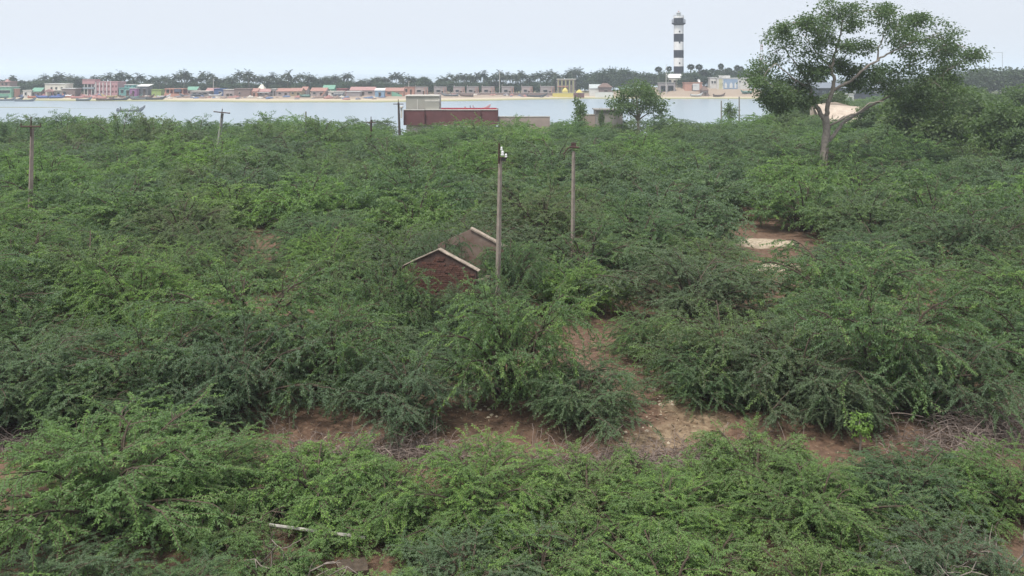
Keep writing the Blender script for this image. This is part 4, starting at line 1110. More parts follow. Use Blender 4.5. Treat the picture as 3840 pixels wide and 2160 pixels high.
# ------------------------------------------------------------------ palms and trees beyond the village
def palm_proto(seed, H, nf, Lf, droop):
    rng = np.random.default_rng(seed)
    lean = rng.normal(0, 0.06, 2) * H
    top = np.array([lean[0], lean[1], H])
    tr = MB().tube(bez(np.array([0, 0, -0.3]), np.array([lean[0] * 0.2, lean[1] * 0.2, H * 0.5]), top, 6), np.linspace(0.22, 0.13, 6), 6)
    P, D, Lg, Fv = [], [], [], []
    cr = MB()
    for i in range(nf):
        az = i * 2.399 + rng.uniform(-0.2, 0.2); el = rng.uniform(-0.5, 1.45)
        d = np.array([math.cos(el) * math.cos(az), math.cos(el) * math.sin(az), math.sin(el)])
        c = droop_curve(top.copy(), d, Lf * rng.uniform(0.8, 1.15), 7, droop, 0.03, rng)
        for j in range(1, 8):
            tan = nrm(c[j] - c[j - 1]); sd = nrm(np.cross(tan, UP))
            for sgn in (-1, 1):
                for q in (0.0, 0.5):
                    P.append(c[j - 1] + (c[j] - c[j - 1]) * q)
                    D.append(nrm(sd * sgn * 0.9 + tan * 0.55 - UP * 0.45))
                    Lg.append(0.95 * (1 - 0.055 * j) * Lf / 3.2); Fv.append(rng.uniform(0, 0.4))
    me = leaf_mesh("crown", M_PALM, np.array(P), np.array(D), np.array(Lg), 0.20, np.array(Fv), rng, 0.3)
    return tr.mesh("trunk", M_PALMBARK), me
def palmyra_proto(seed, H):
    rng = np.random.default_rng(seed)
    tr = MB().tube([(0, 0, -0.3), (0.05, 0, H * 0.5), (0, 0.05, H)], [0.28, 0.22, 0.24], 7)
    k = 260; d = nrm(rng.normal(0, 1, (k, 3)) + np.array([0, 0, 0.25]))
    P = np.array([0, 0, H]) + d * rng.uniform(0.3, 1.0, (k, 1))
    me = leaf_mesh("crown", M_PALM, P, nrm(d + rng.normal(0, 0.2, (k, 3))), rng.uniform(0.7, 1.2, k), 0.20, rng.uniform(0, 0.25, k), rng, 1.0)
    return tr.mesh("trunk", M_PALMBARK), me
PALMS = [palm_proto(300 + i, 10.0, (24, 20, 26, 18)[i], (3.4, 3.6, 3.1, 3.4)[i], (0.28, 0.24, 0.32, 0.20)[i]) for i in range(4)]
PALMYRA = [palmyra_proto(320 + i, 10.0) for i in range(2)]
FART = [tree_proto(331 + i, 7.0, 3.6, M_FARLEAF, 20, 12, 0.55, 0.20, 0.55, 0.15, 10) for i in range(3)]

def palm_zone(p):
    for a, lb in ((175, "coconut palm behind the green house and huts at the far left"), (330, "coconut palm behind the white two storey house"), (470, "coconut palm rising behind the pink building"), (640, "coconut palm behind the turquoise house and lime green shed"),
                  (860, "coconut palm behind the open pink pavilion and blue house"), (1080, "coconut palm behind the little cream shrine"), (1330, "coconut palm behind the houses with red tiled roofs left of the maroon building"), (1600, "coconut palm behind the blue shack, above the grey stair room"),
                  (1900, "coconut palm behind the row of unfinished grey houses, above the maroon building"), (2100, "coconut palm behind the last grey houses, left of the yellow wall")):
        if p < a: return lb
    return "coconut palm behind the yellow shrine wall, left of the hilltop trees"
heights = [(0, 300), (130, 292), (260, 283), (330, 300), (420, 282), (620, 290), (640, 278), (760, 274), (850, 292), (880, 276), (1100, 280), (1190, 288), (1260, 278), (1330, 296), (1480, 278), (1560, 290), (1700, 285), (1810, 275), (1950, 278), (2060, 272), (2180, 262)]
hx, hy = zip(*heights)
prng = np.random.default_rng(44)
px_ = -20.0
row = []
while px_ < 2190:
    row.append(px_); px_ += prng.uniform(6, 17)
for p in row:
    if 1600 < p < 1650: continue
    Y = prng.uniform(436, 474) if p < 1450 else prng.uniform(452, 484); X = wx(p, Y); gz = float(ground_z(X, Y))
    top = wz(np.interp(p, hx, hy) + prng.normal(0, 6) + (12 if prng.random() < 0.4 else 0), Y)
    s = max(0.55, (top - gz) / 11.2)
    k = int(prng.integers(4))
    o = put_tree(PALMS[k], X, Y, 0.9 + 0.2 * prng.random(), rot(), s, "coconut_palm", palm_zone(p), palm_zone(p).replace("coconut palm", "palms"))
for p, t in ((2470, 252), (2508, 250), (2590, 243), (2622, 243), (2640, 262), (2672, 258), (2703, 240), (2735, 256), (2765, 246), (2778, 250), (2800, 264), (2825, 276), (2690, 262), (2752, 268)):
    Y = prng.uniform(452, 478); X = wx(p, Y); gz = float(ground_z(X, Y)); top = wz(t, Y)
    lb = "round headed palm " + ("left of the lighthouse foot" if p < 2520 else "right beside the lighthouse foot" if p < 2645 else "behind the white houses right of the lighthouse")
    put_tree(PALMYRA[int(prng.integers(2))], X, Y, 1.0 + 0.35 * prng.random(), rot(), (top - gz) / 11.2, "fan_palm", lb, "fan palms " + lb.split("palm ")[1])
# leafy trees between and behind the palms
def leafy(p, t, Y, s, lb, gp):
    X = wx(p, Y); gz = float(ground_z(X, Y)); H = wz(t, Y) - gz
    put_tree(FART[int(prng.integers(3))], X, Y, s, rot(), H / 7.4, "leafy_tree", lb, gp)
p = -30.0
while p < 2150:
    t = prng.normal(306, 6); Y = prng.uniform(430, 466) if p < 1450 else prng.uniform(450, 478)
    if 168 < p < 250 or 356 < p < 441: t = prng.normal(300, 4)
    side = palm_zone(p).replace("coconut palm", "leafy tree below the palms").replace("the houses with ", "").replace(" left of the maroon building", "").replace(", above the maroon building", "").replace(", above the grey stair room", "")
    side = side.replace("rising behind", "behind").replace("palms behind", "palms, behind")
    leafy(p, t, Y, prng.uniform(0.85, 1.35), side, side.replace("leafy tree below the palms, ", "leafy trees "))
    p += prng.uniform(10, 22)
for p, t in ((2150, 276), (2195, 265), (2232, 262), (2262, 250), (2290, 246), (2325, 252), (2350, 250), (2385, 262), (2420, 266), (2450, 270), (2475, 282), (2215, 285), (2300, 275), (2245, 290), (2410, 285)):
    leafy(p, t, prng.uniform(446, 480), prng.uniform(1.0, 1.5), "tall leafy tree on the rise between yellow shrine and lighthouse", "trees left of the lighthouse")
for p, t in ((2490, 275), (2560, 290), (2580, 283), (2610, 284), (2640, 280), (2670, 272), (2700, 268), (2730, 278), (2765, 272), (2800, 272), (2830, 280), (2850, 285), (2540, 292), (2600, 258), (2655, 256), (2715, 250), (2745, 256), (2785, 255), (2810, 262), (2575, 266), (2690, 260), (2515, 262), (2632, 258), (2485, 262), (2770, 258)):
    leafy(p, t, prng.uniform(440, 470), prng.uniform(0.8, 1.2), "leafy tree among the fan palms near the lighthouse and white houses", "trees right of the lighthouse")
DOME = tree_proto(351, 9.0, 8.5, M_FARLEAF, 40, 14, 0.55, 0.22, 0.55, 0.2, 16, 0.45)
put_tree(DOME, wx(1590, 455), 455, 0.62, 0.4, (wz(283, 455) - 1.2) / 9.2, "domed_tree", "broad dome shaped dark tree above the maroon building's stair room")
for i, (p, t, Y, s) in enumerate(((3660, 250, 420, 2.2), (3700, 242, 440, 2.4), (3745, 244, 450, 2.4), (3790, 252, 440, 2.2), (3835, 246, 430, 2.4), (3620, 262, 410, 2.0), (3580, 270, 400, 1.8), (2900, 284, 420, 1.2), (2950, 290, 425, 1.2), (3010, 288, 430, 1.2), (3080, 286, 430, 1.3), (3150, 288, 430, 1.3), (3220, 284, 430, 1.4), (3300, 282, 430, 1.4), (3380, 280, 430, 1.5), (3460, 276, 420, 1.6), (3520, 272, 410, 1.7))):
    X = wx(p, Y); gz = float(ground_z(X, Y))
    put_tree(FART[i % 3], X, Y, s, rot(), (wz(t, Y) - gz) / 7.4, "leafy_tree", "hazy far tree seen past the right side of the big tree" if p > 3500 else "far tree glimpsed through the big tree's crown", "far trees at right" if p > 3500 else "far trees behind the big tree")
# ------------------------------------------------------------------ lighthouse
def lighthouse():
    Y = 458.0; X = wx(2545, Y); g = float(ground_z(X, Y))
    root = empty("lighthouse", (X, Y, g)); s = Y / F
    z = lambda py: wz(py, Y) - g
    m_w = paint("lighthouse_white", (0.78, 0.76, 0.74, 1), 0.7, 0.10, 0.5)
    m_k = paint("lighthouse_black", (0.022, 0.022, 0.035, 1), 0.65, 0.3, 0.5)
    m_g = paint("lantern_grey", (0.40, 0.41, 0.40, 1), 0.5, 0.2, 1)
    r = 18.5 * s
    edges = [(300, 277, m_w), (277, 249, m_k), (249, 217, m_w), (217, 188, m_k), (188, 157, m_w), (157, 127, m_k), (127, 95.5, m_w), (95.5, 69, m_k)]
    MB().lathe([(r * 1.03, -0.5), (r * 1.03, z(300) - 0.002)], 12).build("white_band", m_w, root)
    for a, b, m in edges:
        ra = r * (1.0 + 0.03 * (a - 70) / 230); rb = r * (1.0 + 0.03 * (b - 70) / 230)
        MB().lathe([(ra, z(a) + 0.003), (rb, z(b))], 12).build("black_band" if m is m_k else "white_band", m, root)
    MB().lathe([(r * 1.02, z(93)), (25.5 * s, z(90)), (26 * s, z(85.5)), (r * 1.02, z(85.4))], 24).build("gallery", m_k, root)
    rail = MB()
    for i in range(16):
        a = i * math.pi / 8; x, y_ = 25 * s * math.cos(a), 25 * s * math.sin(a)
        rail.bar((x, y_, z(85.5)), (x, y_, z(74)), 0.14)
    for py in (74, 79.5):
        ring = [(25 * s * math.cos(a), 25 * s * math.sin(a), z(py)) for a in np.linspace(0, 2 * math.pi, 25)]
        rail.tube(ring, 0.07, 4)
    rail.build("gallery_railing", m_k, root)
    MB().lathe([(r, z(69) + 0.003), (20.5 * s, z(67.5)), (20.5 * s, z(62.5)), (18 * s, z(62.3))], 24).build("upper_gallery", m_w, root)
    ur = MB()
    for i in range(12):
        a = i * math.pi / 6; x, y_ = 19 * s * math.cos(a), 19 * s * math.sin(a)
        ur.bar((x, y_, z(62.4)), (x, y_, z(57)), 0.10)
    ur.tube([(19 * s * math.cos(a), 19 * s * math.sin(a), z(57)) for a in np.linspace(0, 2 * math.pi, 25)], 0.06, 4)
    ur.build("upper_railing", m_g, root)
    lt = MB().lathe([(8.0 * s, z(62.2)), (8.0 * s, z(56)), (7.6 * s, z(55.8)), (7.6 * s, z(49.5)), (9.2 * s, z(49.4)), (8.6 * s, z(47.5)), (4.0 * s, z(45.2)), (1.5 * s, z(44.6))], 16).build("lantern", m_g, root)
    MB().lathe([(1.6 * s, z(44.6) + 0.002), (2.2 * s, z(43.4)), (1.2 * s, z(42)), (0.2, z(40.5))], 8).build("finial", paint("finial_red", (0.5, 0.10, 0.08, 1), 0.5), lt)
    for py in (119, 160, 237):
        MB().box(-0.35, 0.35, -r * 1.035 - 0.02, -r * 0.9, z(py + 3), z(py - 3)).build("window", M_DARKWIN, root)
    tag(root, "tall black and white banded lighthouse with lantern and gallery", "lighthouse")
lighthouse()
# faint lattice mast and far gantry
def mast():
    Y = 640.0; X = wx(2856, Y); g = 0.0
    root = empty("radio_mast", (X, Y, g)); zt = wz(166, Y)
    m1 = paint("mast_red", (0.42, 0.22, 0.20, 1), 0.7); m2 = paint("mast_white", (0.62, 0.62, 0.62, 1), 0.7)
    n = 8
    for i in range(n):
        b = MB(); z0, z1 = zt * i / n, zt * (i + 1) / n
        w0, w1 = 1.8 - 1.3 * i / n, 1.8 - 1.3 * (i + 1) / n
        cs = ((-1, -1), (1, -1), (1, 1), (-1, 1))
        for k, (sx, sy) in enumerate(cs):
            b.bar((sx * w0, sy * w0, z0), (sx * w1, sy * w1, z1), 0.16)
            nx, ny = cs[(k + 1) % 4]
            zm = (z0 + z1) / 2; wm = (w0 + w1) / 2
            b.bar((sx * w0, sy * w0, z0), (nx * wm, ny * wm, zm), 0.09); b.bar((nx * wm, ny * wm, zm), (sx * w1, sy * w1, z1), 0.09)
        b.build("mast_section", m1 if i % 2 else m2, root)
    tag(root, "slender lattice radio mast left of the big tree", "mast")
mast()
def gantry():
    Y = 600.0; root = empty("gantry", (wx(3735, Y), Y, 0)); hw = 25 * Y / F; zt = wz(196, Y); m = paint("gantry_steel", (0.5, 0.52, 0.54, 1), 0.6)
    for s_ in (-1, 1): MB().bar((s_ * hw, 0, 0), (s_ * hw * 0.95, 0, zt), 0.32).build("leg", m, root)
    MB().bar((-hw * 0.95, 0, zt), (hw * 0.95, 0, zt), 0.30).build("beam", m, root)
    tag(root, "faint thin steel gantry frame above the far trees at right", "gantry")
gantry()
for px1, t, b_, Yp, lb in ((2498, 243, 320, 432, "white street lamp post left of the lighthouse"), (800, 296, 345, 431, "grey lamp post beside the blue house"), (1215 + 318, 305, 345, 433, "dark post behind the pinkish houses left of the grey row"), (1873, 262, 320, 438, "thin tall post among palms above the grey houses")):
    o = empty("lamp_post", (wx(px1, Yp), Yp, float(ground_z(wx(px1, Yp), Yp))))
    zt = wz(t, Yp) - o.location.z
    MB().tube([(0, 0, -0.3), (0, 0, zt)], [0.16, 0.11], 6).build("shaft", M_SLAB, o)
    MB().box(-0.1, 0.7, -0.1, 0.1, zt - 0.05, zt + 0.1).build("lamp_arm", M_SLAB, o)
    tag(o, lb, "lamp post")

# ------------------------------------------------------------------ the fishing village
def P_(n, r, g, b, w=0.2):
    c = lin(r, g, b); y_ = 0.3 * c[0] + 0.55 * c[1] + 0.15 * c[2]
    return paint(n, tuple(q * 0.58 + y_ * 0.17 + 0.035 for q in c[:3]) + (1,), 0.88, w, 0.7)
W_WHITE = P_("lime_white", 235, 230, 222); W_CREAM = P_("cream_paint", 240, 232, 210); W_PINK = P_("pink_paint", 208, 146, 152, 0.12); W_TURQ = P_("turquoise_paint", 95, 180, 175)
W_BLUE = P_("blue_paint", 50, 95, 165); W_GREY = P_("bare_grey_render", 172, 160, 160); W_GREY2 = P_("pinkish_grey_render", 188, 168, 166); W_BROWN = P_("brown_mud_wall", 150, 120, 112); W_LIME = P_("lime_green_paint", 165, 200, 70)
W_ORANGE = P_("orange_paint", 220, 150, 120); W_GREEN = P_("green_paint", 110, 190, 155); W_YELLOW = P_("yellow_paint", 225, 205, 50, 0.1); W_RED = P_("red_paint", 175, 75, 85); W_SKY = P_("sky_blue_paint", 140, 185, 220); W_MAG = P_("magenta_paint", 170, 90, 165); W_DKRED = P_("dark_red_paint", 125, 60, 65)
R_GREEN = P_("green_sheet_roof", 105, 175, 145); R_WHITE = P_("white_sheet_roof", 235, 235, 232, 0.1); R_PINKT = P_("pale_red_tile", 190, 135, 130); R_DARK = P_("dark_sheet_roof", 95, 95, 105)
W2 = [(0.15, 0.32, 0.45, 0.8, "window"), (0.6, 0.78, 0.0, 0.75, "door")]
W3 = [(0.10, 0.25, 0.45, 0.8, "window"), (0.42, 0.58, 0.0, 0.75, "door"), (0.74, 0.9, 0.45, 0.8, "window")]
D1 = [(0.40, 0.65, 0.0, 0.72, "door")]

def x_upper(u0, u1, py_t, wall, roofm, Y, nm="upper_storey", ops=(0.25, 0.6)):
    def f(root, hw, Hw, H, depth):
        W = 2 * hw; a, b = -hw + u0 * W, -hw + u1 * W; zt = wz(py_t, Y) - root.location.z
        u = MB().box(a, b, 0.4, depth - 0.3, H + 0.002, zt - 0.2).build(nm, wall, root)
        MB().box(a - 0.2, b + 0.2, 0.2, depth, zt - 0.198, zt).build("upper_roof", roofm, root)
        for o in ops: MB().box(a + (b - a) * o, a + (b - a) * (o + 0.15), 0.33, 0.398, H + (zt - H) * 0.3, H + (zt - H) * 0.65).build("window", M_DARKWIN, u)
    return f
house("village_house", "green and white house with brown upper floor at the left edge", -6, 42, 324, 414, 7, W_GREEN, [(0.1, 0.9, 0.45, 0.7, "window")], "slab", R_WHITE, extra=x_upper(0.0, 0.85, 306, W_BROWN, R_PINKT, 414))
house("village_shrine", "small domed red tower behind the green house at the left edge", 12, 29, 297, 424, 4, W_RED, roof="hip", roof_mat=R_PINKT, cat="shrine")
house("village_hut", "tiny orange hut beside the green house at far left", 45, 57, 332, 416, 4, W_ORANGE, D1, "flat", cat="hut")
house("village_hut", "small white hut with one window, left of the brown hut", 86, 117, 338, 413, 5, W_WHITE, [(0.2, 0.45, 0.4, 0.75, "window")], "flat", cat="hut")
house("village_hut", "brown hut with a pale green sheet roof", 117, 153, 330, 414, 6, W_BROWN, W2, "gable", R_GREEN, cat="hut")
def x_porch(root, hw, Hw, H, depth):
    m = R_PINKT
    MB().prism([(-hw * 0.8, 0), (hw * 0.1, 0), (hw * 0.1, 0.3), (-hw * 0.35, 1.2), (-hw * 0.8, 0.3)], -2.4, -0.003).build("porch_roof", m, root, loc=(0, 0, Hw * 0.42))
    for x in (-hw * 0.75, hw * 0.05): MB().box(x - 0.12, x + 0.12, -2.3, -2.05, 0, Hw * 0.42).build("porch_post", W_RED, root)
    for x in (-0.42, 0.05, 0.6): MB().box(hw * x, hw * x + 0.9, -0.06, -0.002, Hw * 0.58, Hw * 0.75).build("balcony_opening", M_DARKWIN, root)
    MB().box(-hw * 0.4, hw, -0.9, -0.06, Hw * 0.5, Hw * 0.54).build("balcony", W_WHITE, root)
house("village_house", "white two storey house with a red gabled porch", 168, 243, 313, 416, 8, W_CREAM, [(0.62, 0.74, 0.12, 0.36, "window"), (0.30, 0.42, 0.0, 0.34, "door")], "flat", R_WHITE, extra=x_porch)
house("village_house", "brown house with a flat white roof right of the white house", 232, 281, 331, 413, 6, W_BROWN, [(0.12, 0.3, 0.35, 0.7, "window")], "slab", R_WHITE)
def pink():
    Y = 415.0; s = Y / F
    X0 = wx(356, Y); g = float(ground_z(X0, Y)) - 0.2
    root = empty("pink_building", (X0, Y, g)); z = lambda py: wz(py, Y) - g; X = lambda p: wx(p, Y) - X0
    mb = MB(); ops = []
    for p in (364, 378, 391, 405, 420, 432):
        for a, b in ((320, 328), (340, 348)): ops.append((X(p), X(p + 6), z(b), z(a)))
    panel_with_openings(mb, X(356), X(441), 0, 0.25, 0, z(308), ops)
    mb.box(X(356), X(441), 9, 9.25, 0, z(308)); mb.box(X(441) - 0.25, X(441), 0.25, 9, 0, z(308)); mb.box(X(356), X(356) + 0.25, 0.25, 9, 0, z(308))
    mb.build("wall", W_PINK, root)
    for o in ops: MB().box(o[0] + 0.003, o[1] - 0.003, 0.12, 0.17, o[2] + 0.003, o[3] - 0.003).build("window", W_DKRED, root)
    MB().box(X(356) - 0.1, X(441) + 0.1, -0.1, 9.3, z(308) + 0.002, z(306)).build("roof", W_PINK, root)
    for p in (359, 373, 386, 400, 414): MB().box(X(p), X(p + 2.4), -0.35, -0.002, 0, z(309)).build("fin", R_WHITE, root)
    MB().box(X(311), X(357.5), -0.6, 5, z(315), z(299)).build("roof_room", W_PINK, root)
    MB().box(X(310), X(358.5), -0.75, 5.1, z(299) + 0.002, z(297.6)).build("cornice", W_PINK, root)
    MB().box(X(318), X(355.9), 2.2, 5, 0, z(315) - 0.003).build("stair_wall", W_PINK, root)
    MB().box(X(312), X(356), -0.6, 2.2, z(334), z(327)).build("balcony", P_("grey_balcony", 150, 165, 175), root)
    for p in (316, 329, 344, 354): MB().box(X(p), X(p + 2), -0.4, -0.1, 0, z(315) - 0.003).build("column", W_WHITE, root)
    for p, a, b in ((320, 325, 316.5), (336, 352, 338)): MB().box(X(p), X(p + 9), 2.12, 2.197, z(a), z(b)).build("window", M_DARKWIN, root)
    tag(root, "large pink two storey building with white fins and a roof room", "building")
pink()
house("village_house", "turquoise house right of the pink building", 446, 511, 329, 414, 7, W_TURQ, W3, "flat", W_TURQ, extra=x_upper(0.30, 0.80, 317, W_TURQ, R_WHITE, 414))
house("village_hut", "magenta fronted hut squeezed beside the turquoise house", 486, 512, 330, 411, 3, W_MAG, D1, "flat", R_WHITE, cat="hut")
house("village_house", "dark grey house with a tilted white sheet roof", 511, 555, 317, 417, 6, P_("slate_wall", 100, 100, 112), W2, "shed", R_WHITE)
house("village_shed", "lime green shed left of the open pink pavilion", 568, 604, 335, 415, 4, W_LIME, roof="flat", roof_mat=W_LIME, cat="shed")
def pavilion():
    Y = 412.0; X0 = wx(619, Y); g = float(ground_z(X0, Y)) - 0.2; z = lambda py: wz(py, Y) - g; X = lambda p: wx(p, Y) - X0
    root = empty("open_pavilion", (X0, Y, g))
    MB().box(X(617), X(690), -0.5, 6, 0, z(351)).build("plinth", W_ORANGE, root)
    for p in (619, 634, 648, 682):
        MB().box(X(p), X(p + 4), 0, 0.4, z(351) + 0.002, z(335)).build("column", W_ORANGE, root)
    MB().box(X(618), X(687), -0.3, 6, z(335) + 0.002, z(332)).build("roof", W_ORANGE, root)
    MB().box(X(621), X(686), 5.5, 5.8, z(351) + 0.002, z(335) - 0.002).build("rear_wall", W_RED, root)
    MB().box(X(655), X(680), -0.45, -0.32, z(345), z(333)).build("hanging_tarp", P_("dark_blue_tarp", 75, 85, 115), root)
    tag(root, "open salmon pink pavilion with columns and a dark tarp", "pavilion")
pavilion()
house("village_house", "house with a mint green roof behind the low grey house", 700, 737, 326, 424, 6, W_GREY2, W2, "gable", R_GREEN)
house("village_house", "long low grey house left of the blue house", 718, 782, 341, 410, 6, W_GREY, W3, "slab", M_SLAB)
house("village_house", "pale red roofed house behind the long low grey house", 772, 814, 331, 424, 6, W_GREY2, W2, "gable", R_PINKT)
house("village_house", "deep blue house with a flat roof", 802, 839, 332, 412, 6, W_BLUE, [(0.5, 0.8, 0.35, 0.62, "window")], "flat", W_BLUE)
house("village_house", "whitish house with dark door right of the blue house", 838, 882, 335, 409, 6, W_GREY2, [(0.25, 0.45, 0.0, 0.45, "door"), (0.55, 0.72, 0.15, 0.45, "window")], "flat", M_SLAB)
house("village_house", "long windowless brown walled house in the left middle of the village", 878, 938, 332, 405, 7, W_BROWN, [(0.3, 0.36, 0.35, 0.6, "window")], "flat", W_BROWN)
house("village_house", "house with orange end wall joined to the long brown wall", 939, 965, 332, 406, 7, W_ORANGE, D1, "gable", M_TILE)
house("village_shrine", "little cream shrine with a peaked top behind the tiled houses", 968, 988, 317, 424, 4, W_CREAM, D1, "hip", W_CREAM, cat="shrine")
house("village_house", "pale red tiled house with white awning left of the middle", 966, 1012, 334, 407, 6, W_GREY, W2, "gable", R_PINKT, extra=lambda r, hw, Hw, H, d: MB().box(-hw, hw, -1.5, -0.26, Hw * 0.80, Hw * 0.88).build("awning", R_WHITE, r))
house("village_house", "narrow grey house between the awning house and red roofed house", 1014, 1036, 333, 409, 6, W_GREY, W2, "flat")
house("village_house", "red tiled house with a white fence wall in front", 1037, 1086, 332, 408, 7, W_GREY2, W2, "gable", M_TILE)
house("village_house", "yellowish fronted house with red roof at its right end", 1088, 1130, 331, 408, 7, P_("ochre_paint", 190, 165, 120), W2, "gable", M_TILE)
house("village_house", "narrow grey house with a red roof right of the yellowish one", 1131, 1150, 326, 416, 6, W_GREY, D1, "gable", M_TILE)
house("village_house", "grey pink house with a slanting orange buttress", 1165, 1222, 330, 406, 7, W_GREY2, W2, "gable", M_TILE, extra=lambda r, hw, Hw, H, d: MB().prism([(hw - 2.6, 0), (hw - 2.0, 0), (hw + 0.1, Hw), (hw - 0.4, Hw)], -0.6, -0.28).build("buttress", W_ORANGE, r))
house("village_house", "tall house with a bright green sheet roof behind the white house", 1210, 1252, 320, 424, 7, W_GREEN, W2, "gable", R_GREEN)
house("village_house", "white low house with one small window, centre left of the maroon building", 1231, 1287, 342, 405, 6, W_WHITE, [(0.22, 0.34, 0.45, 0.75, "window")], "flat", M_SLAB)
house("village_house", "bright red house behind the low white house", 1262, 1300, 332, 417, 6, W_RED, D1, "flat", W_RED)
house("village_house", "low grey shed with a white slab roof left of the blue shack", 1298, 1350, 342, 404, 5, W_GREY, [], "slab", R_WHITE)
house("village_house", "wide pinkish brown house behind the low grey shed", 1312, 1404, 327, 415, 8, W_GREY2, W3, "gable", R_PINKT)
house("village_shack", "narrow blue and white shack near the water", 1406, 1440, 332, 402, 4, W_SKY, D1, "shed", R_WHITE, cat="shack")
def x_stair(root, hw, Hw, H, depth):
    MB().prism([(-hw * 0.2, 0), (hw * 0.9, 0), (hw * 0.9, Hw * 0.25), (-hw * 0.2, Hw * 0.95)], -1.6, -0.46).build("outside_stair", W_GREEN, root)
house("village_house", "orange and teal house with an outside stair, left of the stair room", 1442, 1512, 330, 408, 7, W_ORANGE, W2, "gable", M_TILE, extra=x_stair)
house("village_house", "brick coloured house showing just behind the grey stair room", 1515, 1552, 326, 420, 6, W_ORANGE, W2, "flat", M_TILE)
def x_frame(root, hw, Hw, H, depth):
    for x in (hw * 0.62, hw * 1.02): MB().box(x, x + 0.28, -1.6, -1.3, 0, Hw * 0.98).build("porch_post", W_ORANGE, root)
    MB().box(hw * 0.6, hw * 1.02 + 0.3, -1.7, -0.46, Hw * 0.985, Hw * 1.07).build("porch_beam", W_GREY2, root)
    MB().box(-hw, -hw + 0.25, depth - 0.25, depth, H + 0.002, H + 0.9).build("column_stub", W_GREY, root)
unf = [(1553, 1602, "first unfinished grey box house from the left, above the stair room's right side"), (1627, 1672, "second unfinished grey box house from the left"), (1700, 1740, "third unfinished grey box house from the left"), (1750, 1792, "fourth unfinished grey box house, close beside the third"),
       (1806, 1852, "fifth unfinished grey box house, above the maroon building's right end"), (1881, 1924, "sixth unfinished grey box house, right of the maroon building"), (1956, 1994, "seventh unfinished grey box house, standing alone"), (2027, 2076, "last unfinished grey box house, next to the yellow wall")]
for i, (a, b, lb) in enumerate(unf):
    house("unfinished_house", lb, a, b, 326 - 0.3 * i, 436 + 0.5 * i, 6, (W_GREY2, W_GREY)[i % 2], [(0.22, 0.50, 0.36, 0.66, "window"), (0.66, 0.78, 0.0, 0.52, "door")], "flat", W_GREY, over=0.12, group="unfinished grey houses", extra=x_frame)
wall_thing("long low greyish wall in front of the unfinished houses", 1640, 2075, 348, 431, W_BROWN, name="boundary_wall")
def columned():
    Y = 443.0; X0 = wx(2091, Y); g = float(ground_z(X0, Y)) - 0.2; z = lambda py: wz(py, Y) - g; X = lambda p: wx(p, Y) - X0
    root = empty("columned_house", (X0, Y, g))
    MB().box(X(2091), X(2157), 2.0, 8, 0, z(298)).build("wall", W_GREY2, root)
    MB().box(X(2089), X(2160), -0.2, 8.2, z(298) + 0.002, z(296)).build("roof", M_SLAB, root)
    MB().box(X(2091), X(2130), -0.2, 1.997, z(326), z(323)).build("balcony", W_ORANGE, root)
    mg = P_("yellow_green_paint", 200, 205, 110)
    for p in (2092, 2106, 2120, 2135, 2148): MB().box(X(p), X(p + 2.5), 0, 0.35, 0, z(298) - 0.002).build("column", mg, root)
    for p in (2098, 2112, 2127, 2140): MB().box(X(p), X(p + 6), 1.93, 1.997, z(318), z(304)).build("window", M_DARKWIN, root)
    tag(root, "pinkish house with yellow green columns behind the yellow shrine", "house")
columned()
wall_thing("bright yellow compound wall by the beach", 2072, 2149, 348, 430, W_YELLOW, name="shrine_wall")
wall_thing("dark red wall joining the bright yellow wall", 2151, 2191, 348, 430, W_DKRED, name="shrine_wall")
def shrine(px0, px1, pt, pb, lb, Y=432.0):
    X0 = wx((px0 + px1) / 2, Y); g = float(ground_z(X0, Y)) - 0.1; hw = (px1 - px0) / 2 * Y / F; zt = wz(pt, Y) - g
    root = empty("yellow_shrine", (X0, Y, g))
    b = MB(); panel_with_openings(b, -hw, hw, 0, 0.25, 0, zt * 0.6, [(-hw * 0.45, hw * 0.45, 0, zt * 0.42)])
    b.box(-hw, -hw + 0.25, 0.25, 2.6, 0, zt * 0.6); b.box(hw - 0.25, hw, 0.25, 2.6, 0, zt * 0.6); b.box(-hw, hw, 2.6, 2.85, 0, zt * 0.6)
    b.build("wall", W_YELLOW, root)
    MB().lathe([(hw * 1.15, 0), (hw * 1.1, zt * 0.06), (hw * 0.9, zt * 0.18), (hw * 0.5, zt * 0.32), (0.15, zt * 0.40)], 10).build("dome", W_YELLOW, root, loc=(0, 1.4, zt * 0.6 + 0.002))
    tag(root, lb, "shrine")
shrine(2110, 2130, 329, 352, "yellow domed shrine rising over the bright yellow wall")
shrine(2162, 2184, 336, 352, "low yellow shrine rising over the dark red wall")
house("village_shed", "shed with a bright white front right of the red wall", 2212, 2256, 317, 438, 6, R_WHITE, roof="gable", roof_mat=P_("pale_sheet_roof", 190, 200, 200), cat="shed")
house("thatched_hut", "dark brown thatched hut beside the white fronted shed", 2248, 2294, 312, 434, 6, W_BROWN, D1, "hip", M_THATCH, cat="hut", over=0.5)
wall_thing("low white wall in front of the thatched hut", 2232, 2300, 345, 431, R_WHITE, name="boundary_wall")
house("lighthouse_quarters", "cream two storey house with white roof at the lighthouse foot", 2503, 2557, 278, 448, 8, W_CREAM, W3, "gable", R_WHITE, cat="house")
house("beach_shack", "flat roofed grey shack on the beach below the lighthouse", 2472, 2532, 309, 434, 5, W_GREY, [(0.1, 0.4, 0.0, 0.7, "open"), (0.55, 0.9, 0.0, 0.7, "open")], "slab", M_CONCG, cat="shack")
house("village_house", "orange house with a white front right below the lighthouse", 2568, 2634, 309, 434, 6, W_ORANGE, D1, "flat", W_ORANGE, extra=lambda r, hw, Hw, H, d: MB().box(-hw * 0.1, hw * 0.65, -0.3, -0.003, Hw * 0.12, Hw * 0.9).build("white_front", R_WHITE, r))
